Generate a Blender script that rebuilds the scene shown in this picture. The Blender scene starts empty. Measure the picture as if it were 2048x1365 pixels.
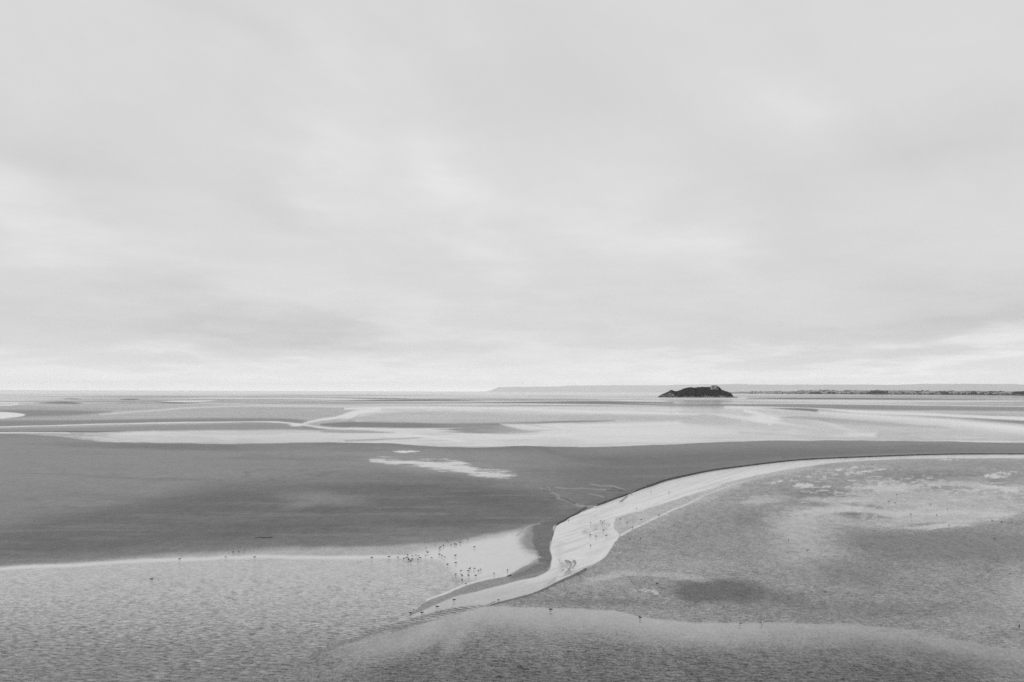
import bpy, math, random
import numpy as np
from mathutils import Matrix, Vector

random.seed(7)
RNG = np.random.default_rng(11)
scene = bpy.context.scene
C = scene.collection

# ------------------------------------------------------------------ camera
CAM_H = 22.0
PITCH, ROLL = math.radians(3.60), math.radians(0.17)
FPX = 28.0 / 36.0 * 2048.0
cam_data = bpy.data.cameras.new('camera')
cam_data.lens = 28.0
cam_data.sensor_width = 36.0
cam_data.clip_start = 0.5
cam_data.clip_end = 120000.0
cam = bpy.data.objects.new('camera', cam_data)
CAM_M = Matrix.Translation((0, 0, CAM_H)) @ Matrix.Rotation(math.pi / 2 + PITCH, 4, 'X') @ Matrix.Rotation(ROLL, 4, 'Z')
cam.matrix_world = CAM_M
C.objects.link(cam)
scene.camera = cam

# ------------------------------------------------------------------ sky, sun, exposure
world = bpy.data.worlds.new('World')
scene.world = world
world.use_nodes = True
wt = world.node_tree
wn, wl = wt.nodes, wt.links
wn.clear()
SUN_EL, SUN_AZ = math.radians(52), math.radians(205)


class G:
    """small helper for node graphs"""
    def __init__(self, tree):
        self.t, self.n, self.l = tree, tree.nodes, tree.links

    def put(self, v, sock):
        if isinstance(v, bpy.types.NodeSocket):
            self.l.new(v, sock)
        else:
            sock.default_value = v

    def m(self, op, a, b=None, c=None, clamp=False):
        x = self.n.new('ShaderNodeMath')
        x.operation = op
        x.use_clamp = clamp
        self.put(a, x.inputs[0])
        if b is not None:
            self.put(b, x.inputs[1])
        if c is not None:
            self.put(c, x.inputs[2])
        return x.outputs[0]

    def noise(self, vec, scale, detail=4, rough=0.5, dist=0.0, lac=2.0):
        x = self.n.new('ShaderNodeTexNoise')
        self.l.new(vec, x.inputs['Vector'])
        x.inputs['Scale'].default_value = scale
        x.inputs['Detail'].default_value = detail
        x.inputs['Roughness'].default_value = rough
        x.inputs['Distortion'].default_value = dist
        x.inputs['Lacunarity'].default_value = lac
        return x.outputs[0]

    def comb(self, x, y, z=0.0):
        c = self.n.new('ShaderNodeCombineXYZ')
        for v, s in zip((x, y, z), c.inputs):
            self.put(v, s)
        return c.outputs[0]

    def sep(self, v):
        s = self.n.new('ShaderNodeSeparateXYZ')
        self.l.new(v, s.inputs[0])
        return s.outputs

    def mapr(self, v, a, b, c, d, smooth=False):
        x = self.n.new('ShaderNodeMapRange')
        if smooth:
            x.interpolation_type = 'SMOOTHSTEP'
        for k, q in zip(range(5), (v, a, b, c, d)):
            self.put(q, x.inputs[k])
        return x.outputs[0]

    def grey(self, v):
        return self.comb(v, v, v)

    def attr(self, name):
        a = self.n.new('ShaderNodeAttribute')
        a.attribute_name = name
        return a.outputs['Fac']


g = G(wt)
tc = wn.new('ShaderNodeTexCoord')
dx, dy, dz = g.sep(tc.outputs['Generated'])
yy = g.m('MAXIMUM', dy, 0.08)
A0 = g.m('DIVIDE', dx, yy)
E0 = g.m('DIVIDE', dz, yy)
# cloud-deck coordinates: where the view ray meets a flat layer of cloud
zz = g.m('ADD', g.m('MAXIMUM', dz, 0.0), 0.10)
deck = g.comb(g.m('DIVIDE', dx, zz), g.m('DIVIDE', dy, zz), 0.0)
wx = g.m('MULTIPLY', g.m('SUBTRACT', g.noise(deck, 0.9, 5, 0.55), 0.5), 0.34)
wy = g.m('MULTIPLY', g.m('SUBTRACT', g.noise(g.comb(g.m('DIVIDE', dy, zz), g.m('DIVIDE', dx, zz), 3.0), 1.1, 5, 0.55), 0.5), 0.17)
AA = g.m('ADD', A0, wx)
EE = g.m('ADD', E0, wy)
# veils of the cloud deck, brighter (+) and darker (-): centre, half sizes, slope, strength in 8-bit steps
VEILS = [
    (20, 430, 150, 60, 28, 10), (650, 330, 100, 45, 38, 9), (870, 370, 110, 45, 38, 11), (620, 110, 70, 34, 45, 6),
    (1300, 440, 170, 55, 12, 8), (1570, 190, 90, 40, 5, 6), (960, 500, 110, 28, 32, 6), (900, 650, 260, 34, 12, 8),
    (1985, 706, 170, 22, -7, 17), (1150, 700, 230, 24, 3, 8), (350, 500, 200, 30, 18, 4), (1420, 490, 80, 30, 30, 4),
    (1120, 170, 140, 80, 10, -7), (130, 300, 190, 55, 6, -7), (560, 370, 90, 35, 35, -5), (370, 620, 290, 42, 6, -9),
    (640, 640, 110, 26, 20, -6), (1550, 350, 140, 50, 15, -4), (1880, 280, 190, 70, -12, -7), (1640, 500, 160, 50, 20, -4),
    (1850, 645, 420, 26, -3, -10), (1950, 590, 260, 60, 0, -5), (400, 30, 180, 26, 22, -5), (1120, 30, 260, 40, 10, -4),
    (200, 690, 420, 20, 2, -5), (560, 742, 700, 16, 0, 7), (420, 655, 520, 20, 3, -6), (1500, 700, 420, 14, -2, -5), (1750, 735, 300, 10, 0, 5),
]
tot = None
for (u, v, ru, rv, ang, amp) in VEILS:
    ca, ce = (u - 1024) / FPX, (782.8 - v) / FPX
    th = math.radians(-ang)
    da = g.m('SUBTRACT', AA, ca)
    de = g.m('SUBTRACT', EE, ce)
    p = g.m('ADD', g.m('MULTIPLY', da, math.cos(th) * FPX / ru), g.m('MULTIPLY', de, math.sin(th) * FPX / ru))
    q = g.m('ADD', g.m('MULTIPLY', da, -math.sin(th) * FPX / rv), g.m('MULTIPLY', de, math.cos(th) * FPX / rv))
    r2 = g.m('ADD', g.m('MULTIPLY', p, p), g.m('MULTIPLY', q, q))
    e = g.m('MULTIPLY', g.m('EXPONENT', g.m('MULTIPLY', r2, -0.6)), amp / 255.0 * 1.75)
    tot = e if tot is None else g.m('ADD', tot, e)
tot = g.m('MULTIPLY', tot, g.mapr(dy, 0.1, 0.4, 0.0, 1.0))
streak = g.m('SUBTRACT', g.noise(deck, 0.75, 8, 0.58, 0.6), 0.5)
puffs = g.m('SUBTRACT', g.noise(deck, 2.6, 9, 0.6, 0.3), 0.5)
elev = g.m('MAXIMUM', dz, 0.0)
glow = g.m('EXPONENT', g.m('MULTIPLY', elev, -1.0 / 0.020))
fade = g.m('SUBTRACT', 1.0, g.m('MULTIPLY', glow, 0.8))
SKY_BASE, SKY_GLOW = 0.705, 0.56
val = g.m('ADD', SKY_BASE, g.m('MULTIPLY', glow, SKY_GLOW))
val = g.m('ADD', val, g.m('MULTIPLY', fade, g.m('ADD', g.m('MULTIPLY', streak, 0.09), g.m('MULTIPLY', puffs, 0.070))))
val = g.m('ADD', val, g.m('MULTIPLY', tot, g.m('ADD', 1.0, g.m('MULTIPLY', puffs, 1.5))))
c35, s35 = math.cos(math.radians(38)), math.sin(math.radians(38))
pd = g.m('SUBTRACT', g.m('MULTIPLY', A0, c35), g.m('MULTIPLY', E0, s35))
qd = g.m('ADD', g.m('MULTIPLY', A0, s35), g.m('MULTIPLY', E0, c35))
diag = g.m('SUBTRACT', g.noise(g.comb(g.m('MULTIPLY', pd, 2.2), g.m('MULTIPLY', qd, 6.5), 1.7), 1.0, 7, 0.6, 0.5), 0.5)
layer = g.m('SUBTRACT', g.noise(g.comb(g.m('MULTIPLY', A0, 4.0), g.m('MULTIPLY', E0, 34.0), 4.1), 1.0, 6, 0.6, 0.7), 0.5)
low = g.m('MULTIPLY', g.m('EXPONENT', g.m('MULTIPLY', elev, -9.0)), g.mapr(elev, 0.01, 0.05, 0.2, 1.0))
front = g.mapr(dy, 0.1, 0.4, 0.0, 1.0)
val = g.m('ADD', val, g.m('MULTIPLY', front, g.m('ADD', g.m('MULTIPLY', g.m('MULTIPLY', diag, fade), 0.085), g.m('MULTIPLY', g.m('MULTIPLY', layer, low), 0.16))))
cloud = g.grey(g.m('MULTIPLY', val, 10.0))
sky = wn.new('ShaderNodeTexSky')
sky.sky_type = 'NISHITA'
sky.sun_disc = False
sky.sun_elevation = SUN_EL
sky.sun_rotation = SUN_AZ
bw = wn.new('ShaderNodeRGBToBW')
wl.new(sky.outputs[0], bw.inputs[0])
mix = wn.new('ShaderNodeMix')
mix.data_type = 'RGBA'
mix.inputs[0].default_value = 0.97
wl.new(g.grey(bw.outputs[0]), mix.inputs[6])
wl.new(cloud, mix.inputs[7])
bg = wn.new('ShaderNodeBackground')
wl.new(mix.outputs[2], bg.inputs[0])
bg.inputs[1].default_value = 0.10
wo = wn.new('ShaderNodeOutputWorld')
wl.new(bg.outputs[0], wo.inputs[0])

sun_data = bpy.data.lights.new('sun', 'SUN')
sun_data.energy = 0.5
sun_data.angle = math.radians(25)
sun_data.color = (1.0, 0.985, 0.97)
sun = bpy.data.objects.new('sun', sun_data)
sd = Vector((math.sin(SUN_AZ) * math.cos(SUN_EL), math.cos(SUN_AZ) * math.cos(SUN_EL), math.sin(SUN_EL)))
sun.rotation_euler = sd.to_track_quat('Z', 'Y').to_euler()
C.objects.link(sun)

scene.view_settings.view_transform = 'Standard'
scene.view_settings.look = 'None'
scene.view_settings.exposure = 0.0
scene.view_settings.gamma = 1.0
scene.view_settings.use_curve_mapping = False
scene.cycles.max_bounces = 6
scene.cycles.diffuse_bounces = 2
scene.cycles.glossy_bounces = 3
scene.cycles.volume_bounces = 1
scene.cycles.use_denoising = False
scene.cycles.use_adaptive_sampling = False

# ------------------------------------------------------------------ projection helpers
RW = np.array(CAM_M.to_3x3())
CP = np.array([0.0, 0.0, CAM_H])


def at(u, v, z=0.0):
    """the place on the level z seen along photograph position (u, v)"""
    d = RW @ np.array([(u - 1024.0) / FPX, -(v - 682.5) / FPX, -1.0])
    t = (z - CAM_H) / d[2]
    return Vector(CP + d * t)


def proj(P):
    q = (P - CP) @ RW
    return 1024.0 - FPX * q[:, 0] / q[:, 2], 682.5 + FPX * q[:, 1] / q[:, 2]


def along(u, dist):
    """ground point in the direction of column u at a distance straight ahead"""
    return (u - 1024.0) / FPX * dist * 1.0


# ------------------------------------------------------------------ mesh helpers
def link_mesh(name, verts, faces, mats, parent=None, smooth=True, mat_idx=None):
    me = bpy.data.meshes.new(name)
    me.from_pydata([tuple(v) for v in verts], [], [tuple(f) for f in faces])
    for m_ in (mats if isinstance(mats, (list, tuple)) else [mats]):
        me.materials.append(m_)
    if mat_idx is not None:
        me.polygons.foreach_set('material_index', mat_idx)
    if smooth:
        me.polygons.foreach_set('use_smooth', [True] * len(me.polygons))
    me.update()
    o = bpy.data.objects.new(name, me)
    C.objects.link(o)
    if parent is not None:
        o.parent = parent
    return o


def tag(o, label=None, category=None, group=None, kind=None):
    if label:
        o['label'] = label
    if category:
        o['category'] = category
    if group:
        o['group'] = group
    if kind:
        o['kind'] = kind
    return o


def empty(name, loc):
    o = bpy.data.objects.new(name, None)
    o.location = loc
    o.empty_display_size = 0.2
    C.objects.link(o)
    return o


def hash2(ix, iy, seed):
    h = (ix.astype(np.int64) * 374761393 + iy.astype(np.int64) * 668265263 + seed * 1442695041) & 0xFFFFFFFF
    h = ((h ^ (h >> 13)) * 1274126177) & 0xFFFFFFFF
    h = h ^ (h >> 16)
    return (h & 0xFFFFFF) / float(0xFFFFFF)


def vnoise(x, y, seed=0):
    ix, iy = np.floor(x), np.floor(y)
    fx, fy = x - ix, y - iy
    fx, fy = fx * fx * (3 - 2 * fx), fy * fy * (3 - 2 * fy)
    a, b = hash2(ix, iy, seed), hash2(ix + 1, iy, seed)
    c, d = hash2(ix, iy + 1, seed), hash2(ix + 1, iy + 1, seed)
    return (a * (1 - fx) + b * fx) * (1 - fy) + (c * (1 - fx) + d * fx) * fy


def fbm(x, y, seed=0, octv=4, rough=0.5):
    s, amp, tot_ = 0.0, 1.0, 0.0
    for k in range(octv):
        s = s + amp * vnoise(x * 2 ** k + 17.3 * k, y * 2 ** k - 9.1 * k, seed + k)
        tot_ += amp
        amp *= rough
    return s / tot_ * 2 - 1      # -1..1


def sst(x, a, b):
    t = np.clip((x - a) / (b - a), 0, 1)
    return t * t * (3 - 2 * t)


# ------------------------------------------------------------------ materials
def new_mat(name):
    m_ = bpy.data.materials.new(name)
    m_.use_nodes = True
    m_.node_tree.nodes.clear()
    return m_, G(m_.node_tree)


def finish(gr, shader, disp=None):
    o = gr.n.new('ShaderNodeOutputMaterial')
    gr.l.new(shader, o.inputs['Surface'])


def principled(gr, color, rough, ior=1.45, normal=None, spec=0.5):
    p = gr.n.new('ShaderNodeBsdfPrincipled')
    gr.put(color, p.inputs['Base Color'])
    gr.put(rough, p.inputs['Roughness'])
    gr.put(ior, p.inputs['IOR'])
    gr.put(spec, p.inputs['Specular IOR Level'])
    if normal is not None:
        gr.l.new(normal, p.inputs['Normal'])
    return p.outputs[0]


def bump(gr, h, strength, distance, normal=None):
    b = gr.n.new('ShaderNodeBump')
    gr.put(strength, b.inputs['Strength'])
    gr.put(distance, b.inputs['Distance'])
    gr.l.new(h, b.inputs['Height'])
    if normal is not None:
        gr.l.new(normal, b.inputs['Normal'])
    return b.outputs[0]


def flats_material(name):
    """silty sand under a broken film of water: attributes wet, tone, ripple"""
    m_, q = new_mat(name)
    geo = q.n.new('ShaderNodeNewGeometry')
    P = geo.outputs['Position']
    px, py, pz = q.sep(P)
    wet, tone, rip = q.attr('wet'), q.attr('tone'), q.attr('ripple')
    # grain at every distance: many octaves of the same sediment texture
    near_g = q.m('SUBTRACT', q.noise(q.comb(px, q.m('MULTIPLY', py, 0.50), 0.0), 4.2, 2, 0.95), 0.5)
    mid_g = q.m('SUBTRACT', q.noise(q.comb(px, q.m('MULTIPLY', py, 0.50), 5.0), 0.9, 3, 0.8), 0.5)
    far_g = q.m('SUBTRACT', q.noise(q.comb(px, q.m('MULTIPLY', py, 0.60), 9.0), 0.22, 3, 0.8), 0.5)
    n1 = q.m('ADD', q.m('ADD', q.m('MULTIPLY', near_g, 2.4), q.m('MULTIPLY', mid_g, 1.1)), q.m('MULTIPLY', far_g, 0.35))
    n2 = q.m('SUBTRACT', q.noise(P, 0.11, 8, 0.7), 0.5)
    # current ripples: long-crested, lying across the view, about half a metre apart
    warp = q.m('MULTIPLY', q.m('SUBTRACT', q.noise(P, 0.12, 3, 0.5), 0.5), 2.2)
    rx = q.m('ADD', q.m('MULTIPLY', px, 0.60), q.m('MULTIPLY', py, 0.13))
    ry = q.m('ADD', q.m('ADD', q.m('MULTIPLY', py, 1.30), q.m('MULTIPLY', px, 0.10)), warp)
    r1 = q.noise(q.comb(rx, ry, 0.0), 2.3, 2, 0.5, 0.5)
    r1c = q.m('SUBTRACT', r1, 0.5)
    # colour
    chop = q.mapr(q.noise(q.comb(px, q.m('MULTIPLY', py, 0.42), 2.0), 1.15, 2, 0.6, 0.3), 0.52, 0.66, 0.0, 1.0, True)
    chop = q.m('MULTIPLY', q.m('MULTIPLY', chop, q.mapr(rip, 0.12, 0.5, 0.0, 1.0)), q.m('MULTIPLY', wet, wet))
    vary = q.m('ADD', q.m('MULTIPLY', n1, q.m('ADD', 0.75, q.m('MULTIPLY', rip, 0.9))), q.m('MULTIPLY', n2, 0.3))
    calm = q.m('SUBTRACT', 1.0, q.m('MULTIPLY', wet, 0.75))
    col = q.m('MULTIPLY', tone, q.m('ADD', 1.0, q.m('ADD', q.m('MULTIPLY', vary, calm), q.m('SUBTRACT', q.m('MULTIPLY', q.m('MULTIPLY', r1c, rip), 3.4), q.m('MULTIPLY', chop, 0.20)))))
    col = q.m('MAXIMUM', col, 0.01)
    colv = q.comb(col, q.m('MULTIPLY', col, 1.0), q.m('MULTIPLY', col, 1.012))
    # the film breaks up where the sand stands proud
    edge = q.m('MULTIPLY', q.m('MULTIPLY', wet, q.m('SUBTRACT', 1.0, wet)), 4.0)
    w2 = q.m('ADD', wet, q.m('MULTIPLY', q.m('MULTIPLY', edge, q.mapr(wet, 0.15, 0.45, 0.0, 1.0, True)), q.m('ADD', q.m('MULTIPLY', n1, 0.9), q.m('MULTIPLY', n2, 0.7))), clamp=True)
    nb = bump(q, r1, q.m('MULTIPLY', rip, 1.0, clamp=True), 0.30)
    fine = bump(q, q.noise(P, 3.0, 6, 0.7), 0.35, 0.05, nb)
    sand = principled(q, colv, 0.72, 1.40, fine, 0.35)
    film = principled(q, colv, q.m('ADD', 0.10, q.m('MULTIPLY', rip, 0.12)), 1.33, nb)
    mx = q.n.new('ShaderNodeMixShader')
    q.l.new(w2, mx.inputs[0])
    q.l.new(sand, mx.inputs[1])
    q.l.new(film, mx.inputs[2])
    finish(q, mx.outputs[0])
    return m_


def rough_material(name, lo, hi, scale, rough=0.85, spec=0.25, bumpd=0.0, detail=6, contrast=3.0):
    m_, q = new_mat(name)
    t = q.n.new('ShaderNodeTexCoord')
    P = t.outputs['Object']
    n = q.noise(P, scale, detail, 0.65)
    f = q.m('ADD', q.m('MULTIPLY', q.m('SUBTRACT', n, 0.5), contrast), 0.5, clamp=True)
    c = q.m('ADD', lo, q.m('MULTIPLY', f, hi - lo))
    nm = bump(q, n, 0.8, bumpd) if bumpd > 0 else None
    finish(q, principled(q, q.grey(c), rough, 1.45, nm, spec))
    return m_


M_FLATS = flats_material('wet_silty_sand')
M_BANK = rough_material('eroded_mud_bank', 0.035, 0.10, 1.3, bumpd=0.1)
M_PLUME_W = rough_material('white_plumage', 0.70, 0.82, 30, 0.7)
M_PLUME_G = rough_material('grey_wing_feathers', 0.16, 0.24, 40, 0.7)
M_PLUME_D = rough_material('dark_mottled_plumage', 0.03, 0.10, 45, 0.75)
M_PLUME_B = rough_material('black_wingtips', 0.012, 0.03, 40, 0.7)
M_BILL = rough_material('horn_bill', 0.10, 0.16, 60, 0.4, 0.5)
M_LEG = rough_material('scaly_leg_skin', 0.08, 0.13, 80, 0.5, 0.4)
M_WOOD = rough_material('sodden_driftwood', 0.02, 0.05, 9, 0.6, 0.4)
M_WEED = rough_material('black_seaweed', 0.01, 0.03, 14, 0.45, 0.5)
M_ROCK = rough_material('island_granite', 0.03, 0.46, 0.11, 0.9, 0.2, 1.5, 8, 4.5)
M_ROCKW = rough_material('pale_lichened_granite', 0.26, 0.60, 0.35, 0.9, 0.2, 0.6, 7, 4.0)
M_TIDE = rough_material('wet_tide_line_rock', 0.008, 0.03, 0.3, 0.6, 0.3)
M_SCRUB = rough_material('dense_scrub_leaves', 0.006, 0.026, 0.20, 0.95, 0.08, 0, 5, 3.0)
M_TREE = rough_material('far_tree_foliage', 0.012, 0.04, 0.08, 0.95, 0.1, 0, 5, 3.0)
M_BARK = rough_material('tree_bark', 0.03, 0.07, 1.0, 0.9, 0.1)
M_HEDGE = rough_material('hedge_foliage', 0.03, 0.14, 0.01, 0.95, 0.1, 0, 6, 3.5)
M_FIELD = rough_material('coastal_fields', 0.12, 0.42, 0.0045, 0.95, 0.1, 0, 7, 5.0)
M_FARHILL = rough_material('far_headland_hazed', 0.66, 0.76, 0.0008, 1.0, 0.0, 0, 5, 2.0)  # haze fading put into the base colour, paler than the land itself
M_HILLR = rough_material('far_ridge_hazed', 0.58, 0.70, 0.0008, 1.0, 0.0, 0, 5, 2.0)  # ridge paled in its base colour too, adding to the real haze
M_WALL = rough_material('white_rendered_wall', 0.66, 0.78, 0.4, 0.9, 0.2)
M_ROOF = rough_material('slate_roof', 0.10, 0.16, 0.5, 0.7, 0.3)
M_PANE = rough_material('dark_window_pane', 0.02, 0.04, 0.5, 0.2, 0.5)

# ------------------------------------------------------------------ the tidal flats: one ground sheet cut into sand, channel and pools
K = CAM_H * FPX
vp = [K / 35500.0]
while vp[-1] < 640:
    a = vp[-1]
    vp.append(a + (0.35 if a < 8 else 0.55 if a < 30 else 0.85 if a < 110 else 1.25))
Y = K / np.array(vp[::-1])               # near -> far
S = np.concatenate([np.linspace(-1.6, -0.70, 14)[:-1], np.arange(-0.70, 0.70, 1.25 / FPX), np.linspace(0.70, 1.6, 14)])
ny, nx = len(Y), len(S)
YY, SS = np.meshgrid(Y, S, indexing='ij')
XX = YY * SS
V3 = np.stack([XX.ravel(), YY.ravel(), np.zeros(XX.size)], 1)
U, V = proj(V3)
N = U.size
U0, V0 = U.copy(), V.copy()

# natural raggedness of every shoreline
far = np.clip((V0 - 785) / 300.0, 0.02, 1.0)
WIG = fbm(U / 46.0, V / (7.0 + 22.0 * far), 3, 5, 0.62)
U = U0 + 4.5 * far ** 0.5 * fbm(U0 / 60.0, V0 / (6 + 30 * far), 21, 4)
V = V0 + (0.5 + 5.0 * far) * 0.55 * fbm(U0 / 70.0, V0 / (8 + 34 * far), 31, 4)
STREAK = fbm(U / 330.0, V / 3.1, 5, 5, 0.62)
STREAK2 = fbm(U / 160.0, V / 9.0, 8, 5, 0.6)
CLOUDY = fbm(U / 190.0, V / 52.0, 9, 5, 0.55)
FINE = fbm(U0 / 5.0, V0 / 1.8, 13, 3, 0.7)
SPECK = fbm(U / 10.0, V / 3.4, 12, 3, 0.6)

WET = np.zeros(N)
TONE = np.zeros(N)
RIP = np.zeros(N)
RID = np.zeros(N, dtype=np.int32)        # 0 sand, 1 channel, 2 shallow water, 3 pools
SAND, CHANNEL, SHALLOW, POOL = 0, 1, 2, 3


def smooth_xy(pts, n=14):
    p = np.array(pts, float)
    out = []
    for i in range(len(p) - 1):
        p0, p1, p2, p3 = p[max(i - 1, 0)], p[i], p[i + 1], p[min(i + 2, len(p) - 1)]
        for t in np.linspace(0, 1, n, endpoint=False):
            out.append(0.5 * ((2 * p1) + (-p0 + p2) * t + (2 * p0 - 5 * p1 + 4 * p2 - p3) * t * t + (-p0 + 3 * p1 - 3 * p2 + p3) * t ** 3))
    out.append(p[-1])
    return np.array(out)


def curve(pts, uu=None):
    p = smooth_xy(sorted(pts))
    return np.interp(U if uu is None else uu, p[:, 0], p[:, 1])


def lay(mask, wet=None, tone=None, rip=None, rid=None):
    global WET, TONE, RIP, RID
    if wet is not None:
        WET = WET * (1 - mask) + wet * mask
    if tone is not None:
        TONE = TONE * (1 - mask) + tone * mask
    if rip is not None:
        RIP = RIP * (1 - mask) + rip * mask
    if rid is not None:
        RID = np.where(mask > 0.5, rid, RID)


def below(c, soft):
    return sst(V - c, -soft, soft)


def ell(u, v, ru, rv, ang=0.0, soft=0.6, rag=0.25):
    th = math.radians(ang)
    a = (U - u) * math.cos(th) + (V - v) * math.sin(th)
    b = -(U - u) * math.sin(th) + (V - v) * math.cos(th)
    r = np.sqrt((a / ru) ** 2 + (b / rv) ** 2) + rag * WIG
    return 1 - sst(r, 1 - soft, 1 + soft * 0.5)


def stroke(pts, w0, w1=None, soft=0.6, sm=True, raw=False, taper=False):
    """soft line of half width w0 (tapering to w1)"""
    w1 = w0 if w1 is None else w1
    p = smooth_xy(pts, 6) if sm else np.array(pts, float)
    uu, vv = (U0, V0) if raw else (U, V)
    pad = max(w0, w1) * 2.5 + 3
    box = np.where((uu > p[:, 0].min() - pad) & (uu < p[:, 0].max() + pad) & (vv > p[:, 1].min() - pad) & (vv < p[:, 1].max() + pad))[0]
    res = np.zeros(N)
    if not len(box):
        return res
    x, y = uu[box], vv[box]
    best = np.full(len(box), -1e9)
    n = len(p) - 1
    for i in range(n):
        a, b = p[i], p[i + 1]
        d = b - a
        L2 = max((d ** 2).sum(), 1e-6)
        t = np.clip(((x - a[0]) * d[0] + (y - a[1]) * d[1]) / L2, 0, 1)
        dist = np.hypot(x - a[0] - t * d[0], y - a[1] - t * d[1])
        w = w0 + (w1 - w0) * (i + t) / n
        if taper:
            w = w * (np.sin(np.pi * np.clip((i + t) / n, 0, 1)) * 1.6 - 0.5)
        best = np.maximum(best, (w - dist))
    ww = max(soft * max(w0, w1), 0.4)
    res[box] = sst(best, -ww, ww)
    return res


def poly(pts, soft=2.0, sm=True, raw=False):
    """soft filled region"""
    q = list(pts) + [pts[0]]
    p = smooth_xy(q, 5) if sm else np.array(q, float)
    uu, vv = (U0, V0) if raw else (U, V)
    pad = soft * 2 + 2
    box = np.where((uu > p[:, 0].min() - pad) & (uu < p[:, 0].max() + pad) & (vv > p[:, 1].min() - pad) & (vv < p[:, 1].max() + pad))[0]
    res = np.zeros(N)
    x, y = uu[box], vv[box]
    ins = np.zeros(len(box), bool)
    dist = np.full(len(box), 1e9)
    for i in range(len(p) - 1):
        a, b = p[i], p[i + 1]
        d = b - a
        L2 = max((d ** 2).sum(), 1e-6)
        t = np.clip(((x - a[0]) * d[0] + (y - a[1]) * d[1]) / L2, 0, 1)
        dist = np.minimum(dist, np.hypot(x - a[0] - t * d[0], y - a[1] - t * d[1]))
        cr = ((a[1] > y) != (b[1] > y))
        with np.errstate(divide='ignore', invalid='ignore'):
            xi = (b[0] - a[0]) * (y - a[1]) / (b[1] - a[1]) + a[0]
        ins ^= cr & (x < xi)
    sd_ = np.where(ins, dist, -dist)
    res[box] = sst(sd_, -soft, soft)
    return res


def ragged(mask, noise_, a, b):
    return sst(mask + noise_ * sst(mask, 0.02, 0.2), a, b)


# --- far flats: long streaks of film and sand
ones = np.ones(N)
lay(ones, 0.50, 0.28, 0.0, SAND)

fz = 1 - sst(V, 812, 850)
lay(fz * sst(STREAK, -0.10, 0.35), 0.85, 0.36)
lay(fz * sst(-STREAK, 0.02, 0.40) * (0.5 + 0.5 * sst(V, 792, 806)), 0.25, 0.26)
lay(sst(U, 1350, 1700) * sst(V, 784, 790) * (1 - sst(V, 796, 800)), 0.45, 0.27)
lay((1 - sst(V, 786, 794)) * 0.85, 1.0, 0.66)  # far rim paled in tone so the horizon dissolves as in haze
for p, w, wt_, tn in [
    ([(440, 796), (700, 797), (1000, 801)], 0.9, 0.1, 0.15),
    ([(200, 800), (560, 797), (760, 800), (900, 801.5)], 1.0, 0.95, 0.5),
    ([(660, 801), (800, 801), (1000, 802)], 1.0, 0.05, 0.13),
    ([(880, 805), (1090, 806), (1250, 808), (1380, 813)], 1.3, 0.05, 0.13),
    ([(1090, 803.5), (1240, 805), (1400, 807)], 1.0, 0.05, 0.14),
    ([(1180, 800), (1300, 802), (1450, 804)], 1.1, 0.95, 0.5),
    ([(120, 798), (170, 799)], 0.8, 0.1, 0.16),
    ([(235, 799.5), (285, 799)], 1.0, 0.1, 0.15),
    ([(300, 804), (350, 806), (410, 806)], 1.2, 0.1, 0.15),
    ([(310, 803), (380, 803), (440, 801)], 1.2, 1.0, 0.55),
    ([(60, 807), (130, 806), (170, 808)], 2.0, 0.1, 0.16),
    ([(1440, 797), (1600, 798), (1800, 798.5), (2048, 799.5)], 1.1, 0.0, 0.10),
    ([(1350, 802), (1600, 802), (1800, 803), (2048, 804)], 2.2, 0.95, 0.45),
]:
    lay(stroke(p, w * 1.15, taper=True), wt_, tn)
lay(stroke([(1290, 797), (1390, 797.5), (1490, 796.5)], 3.6, 3.6, 0.8), 0.12, 0.66)
# grey band left of the frame, the long stream and its fork
lay(poly([(-200, 812), (120, 811), (300, 812), (520, 812), (700, 815), (700, 830), (640, 838), (300, 838), (-200, 842)], 4), 0.40 + 0.2 * STREAK, 0.31)
lay(stroke([(200, 829), (300, 822), (400, 815), (520, 812), (700, 814), (850, 814)], 1.3, 2.2, 1.0) * 0.7, 0.9, 0.44)
lay(poly([(-200, 820), (60, 820), (180, 822), (225, 824), (150, 831), (60, 834), (-200, 840)], 3.5), 0.12, 0.21)
lay(poly([(-200, 840), (120, 841), (380, 837), (560, 837), (615, 843), (590, 848), (380, 846), (100, 853), (-200, 856)], 2.6), 0.14, 0.20)
lay(stroke([(-200, 812), (0, 811), (25, 810), (36, 808), (20, 806), (-60, 806)], 1.3), 1.0, 0.5, 0, POOL)
lay(poly([(-200, 823), (-20, 824.5), (25, 826), (44, 828), (50, 830), (42, 833), (15, 836), (-20, 838.5), (-200, 844)], 0.8), 1.0, 0.62, 0, POOL)
lay(poly([(-200, 858), (150, 855), (330, 850), (560, 848), (660, 860), (500, 863), (300, 863), (-200, 866)], 2.5), 0.18, 0.24)
lay(stroke([(-200, 862), (120, 864), (300, 862.5)], 1.1), 0.0, 0.15)

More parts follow.
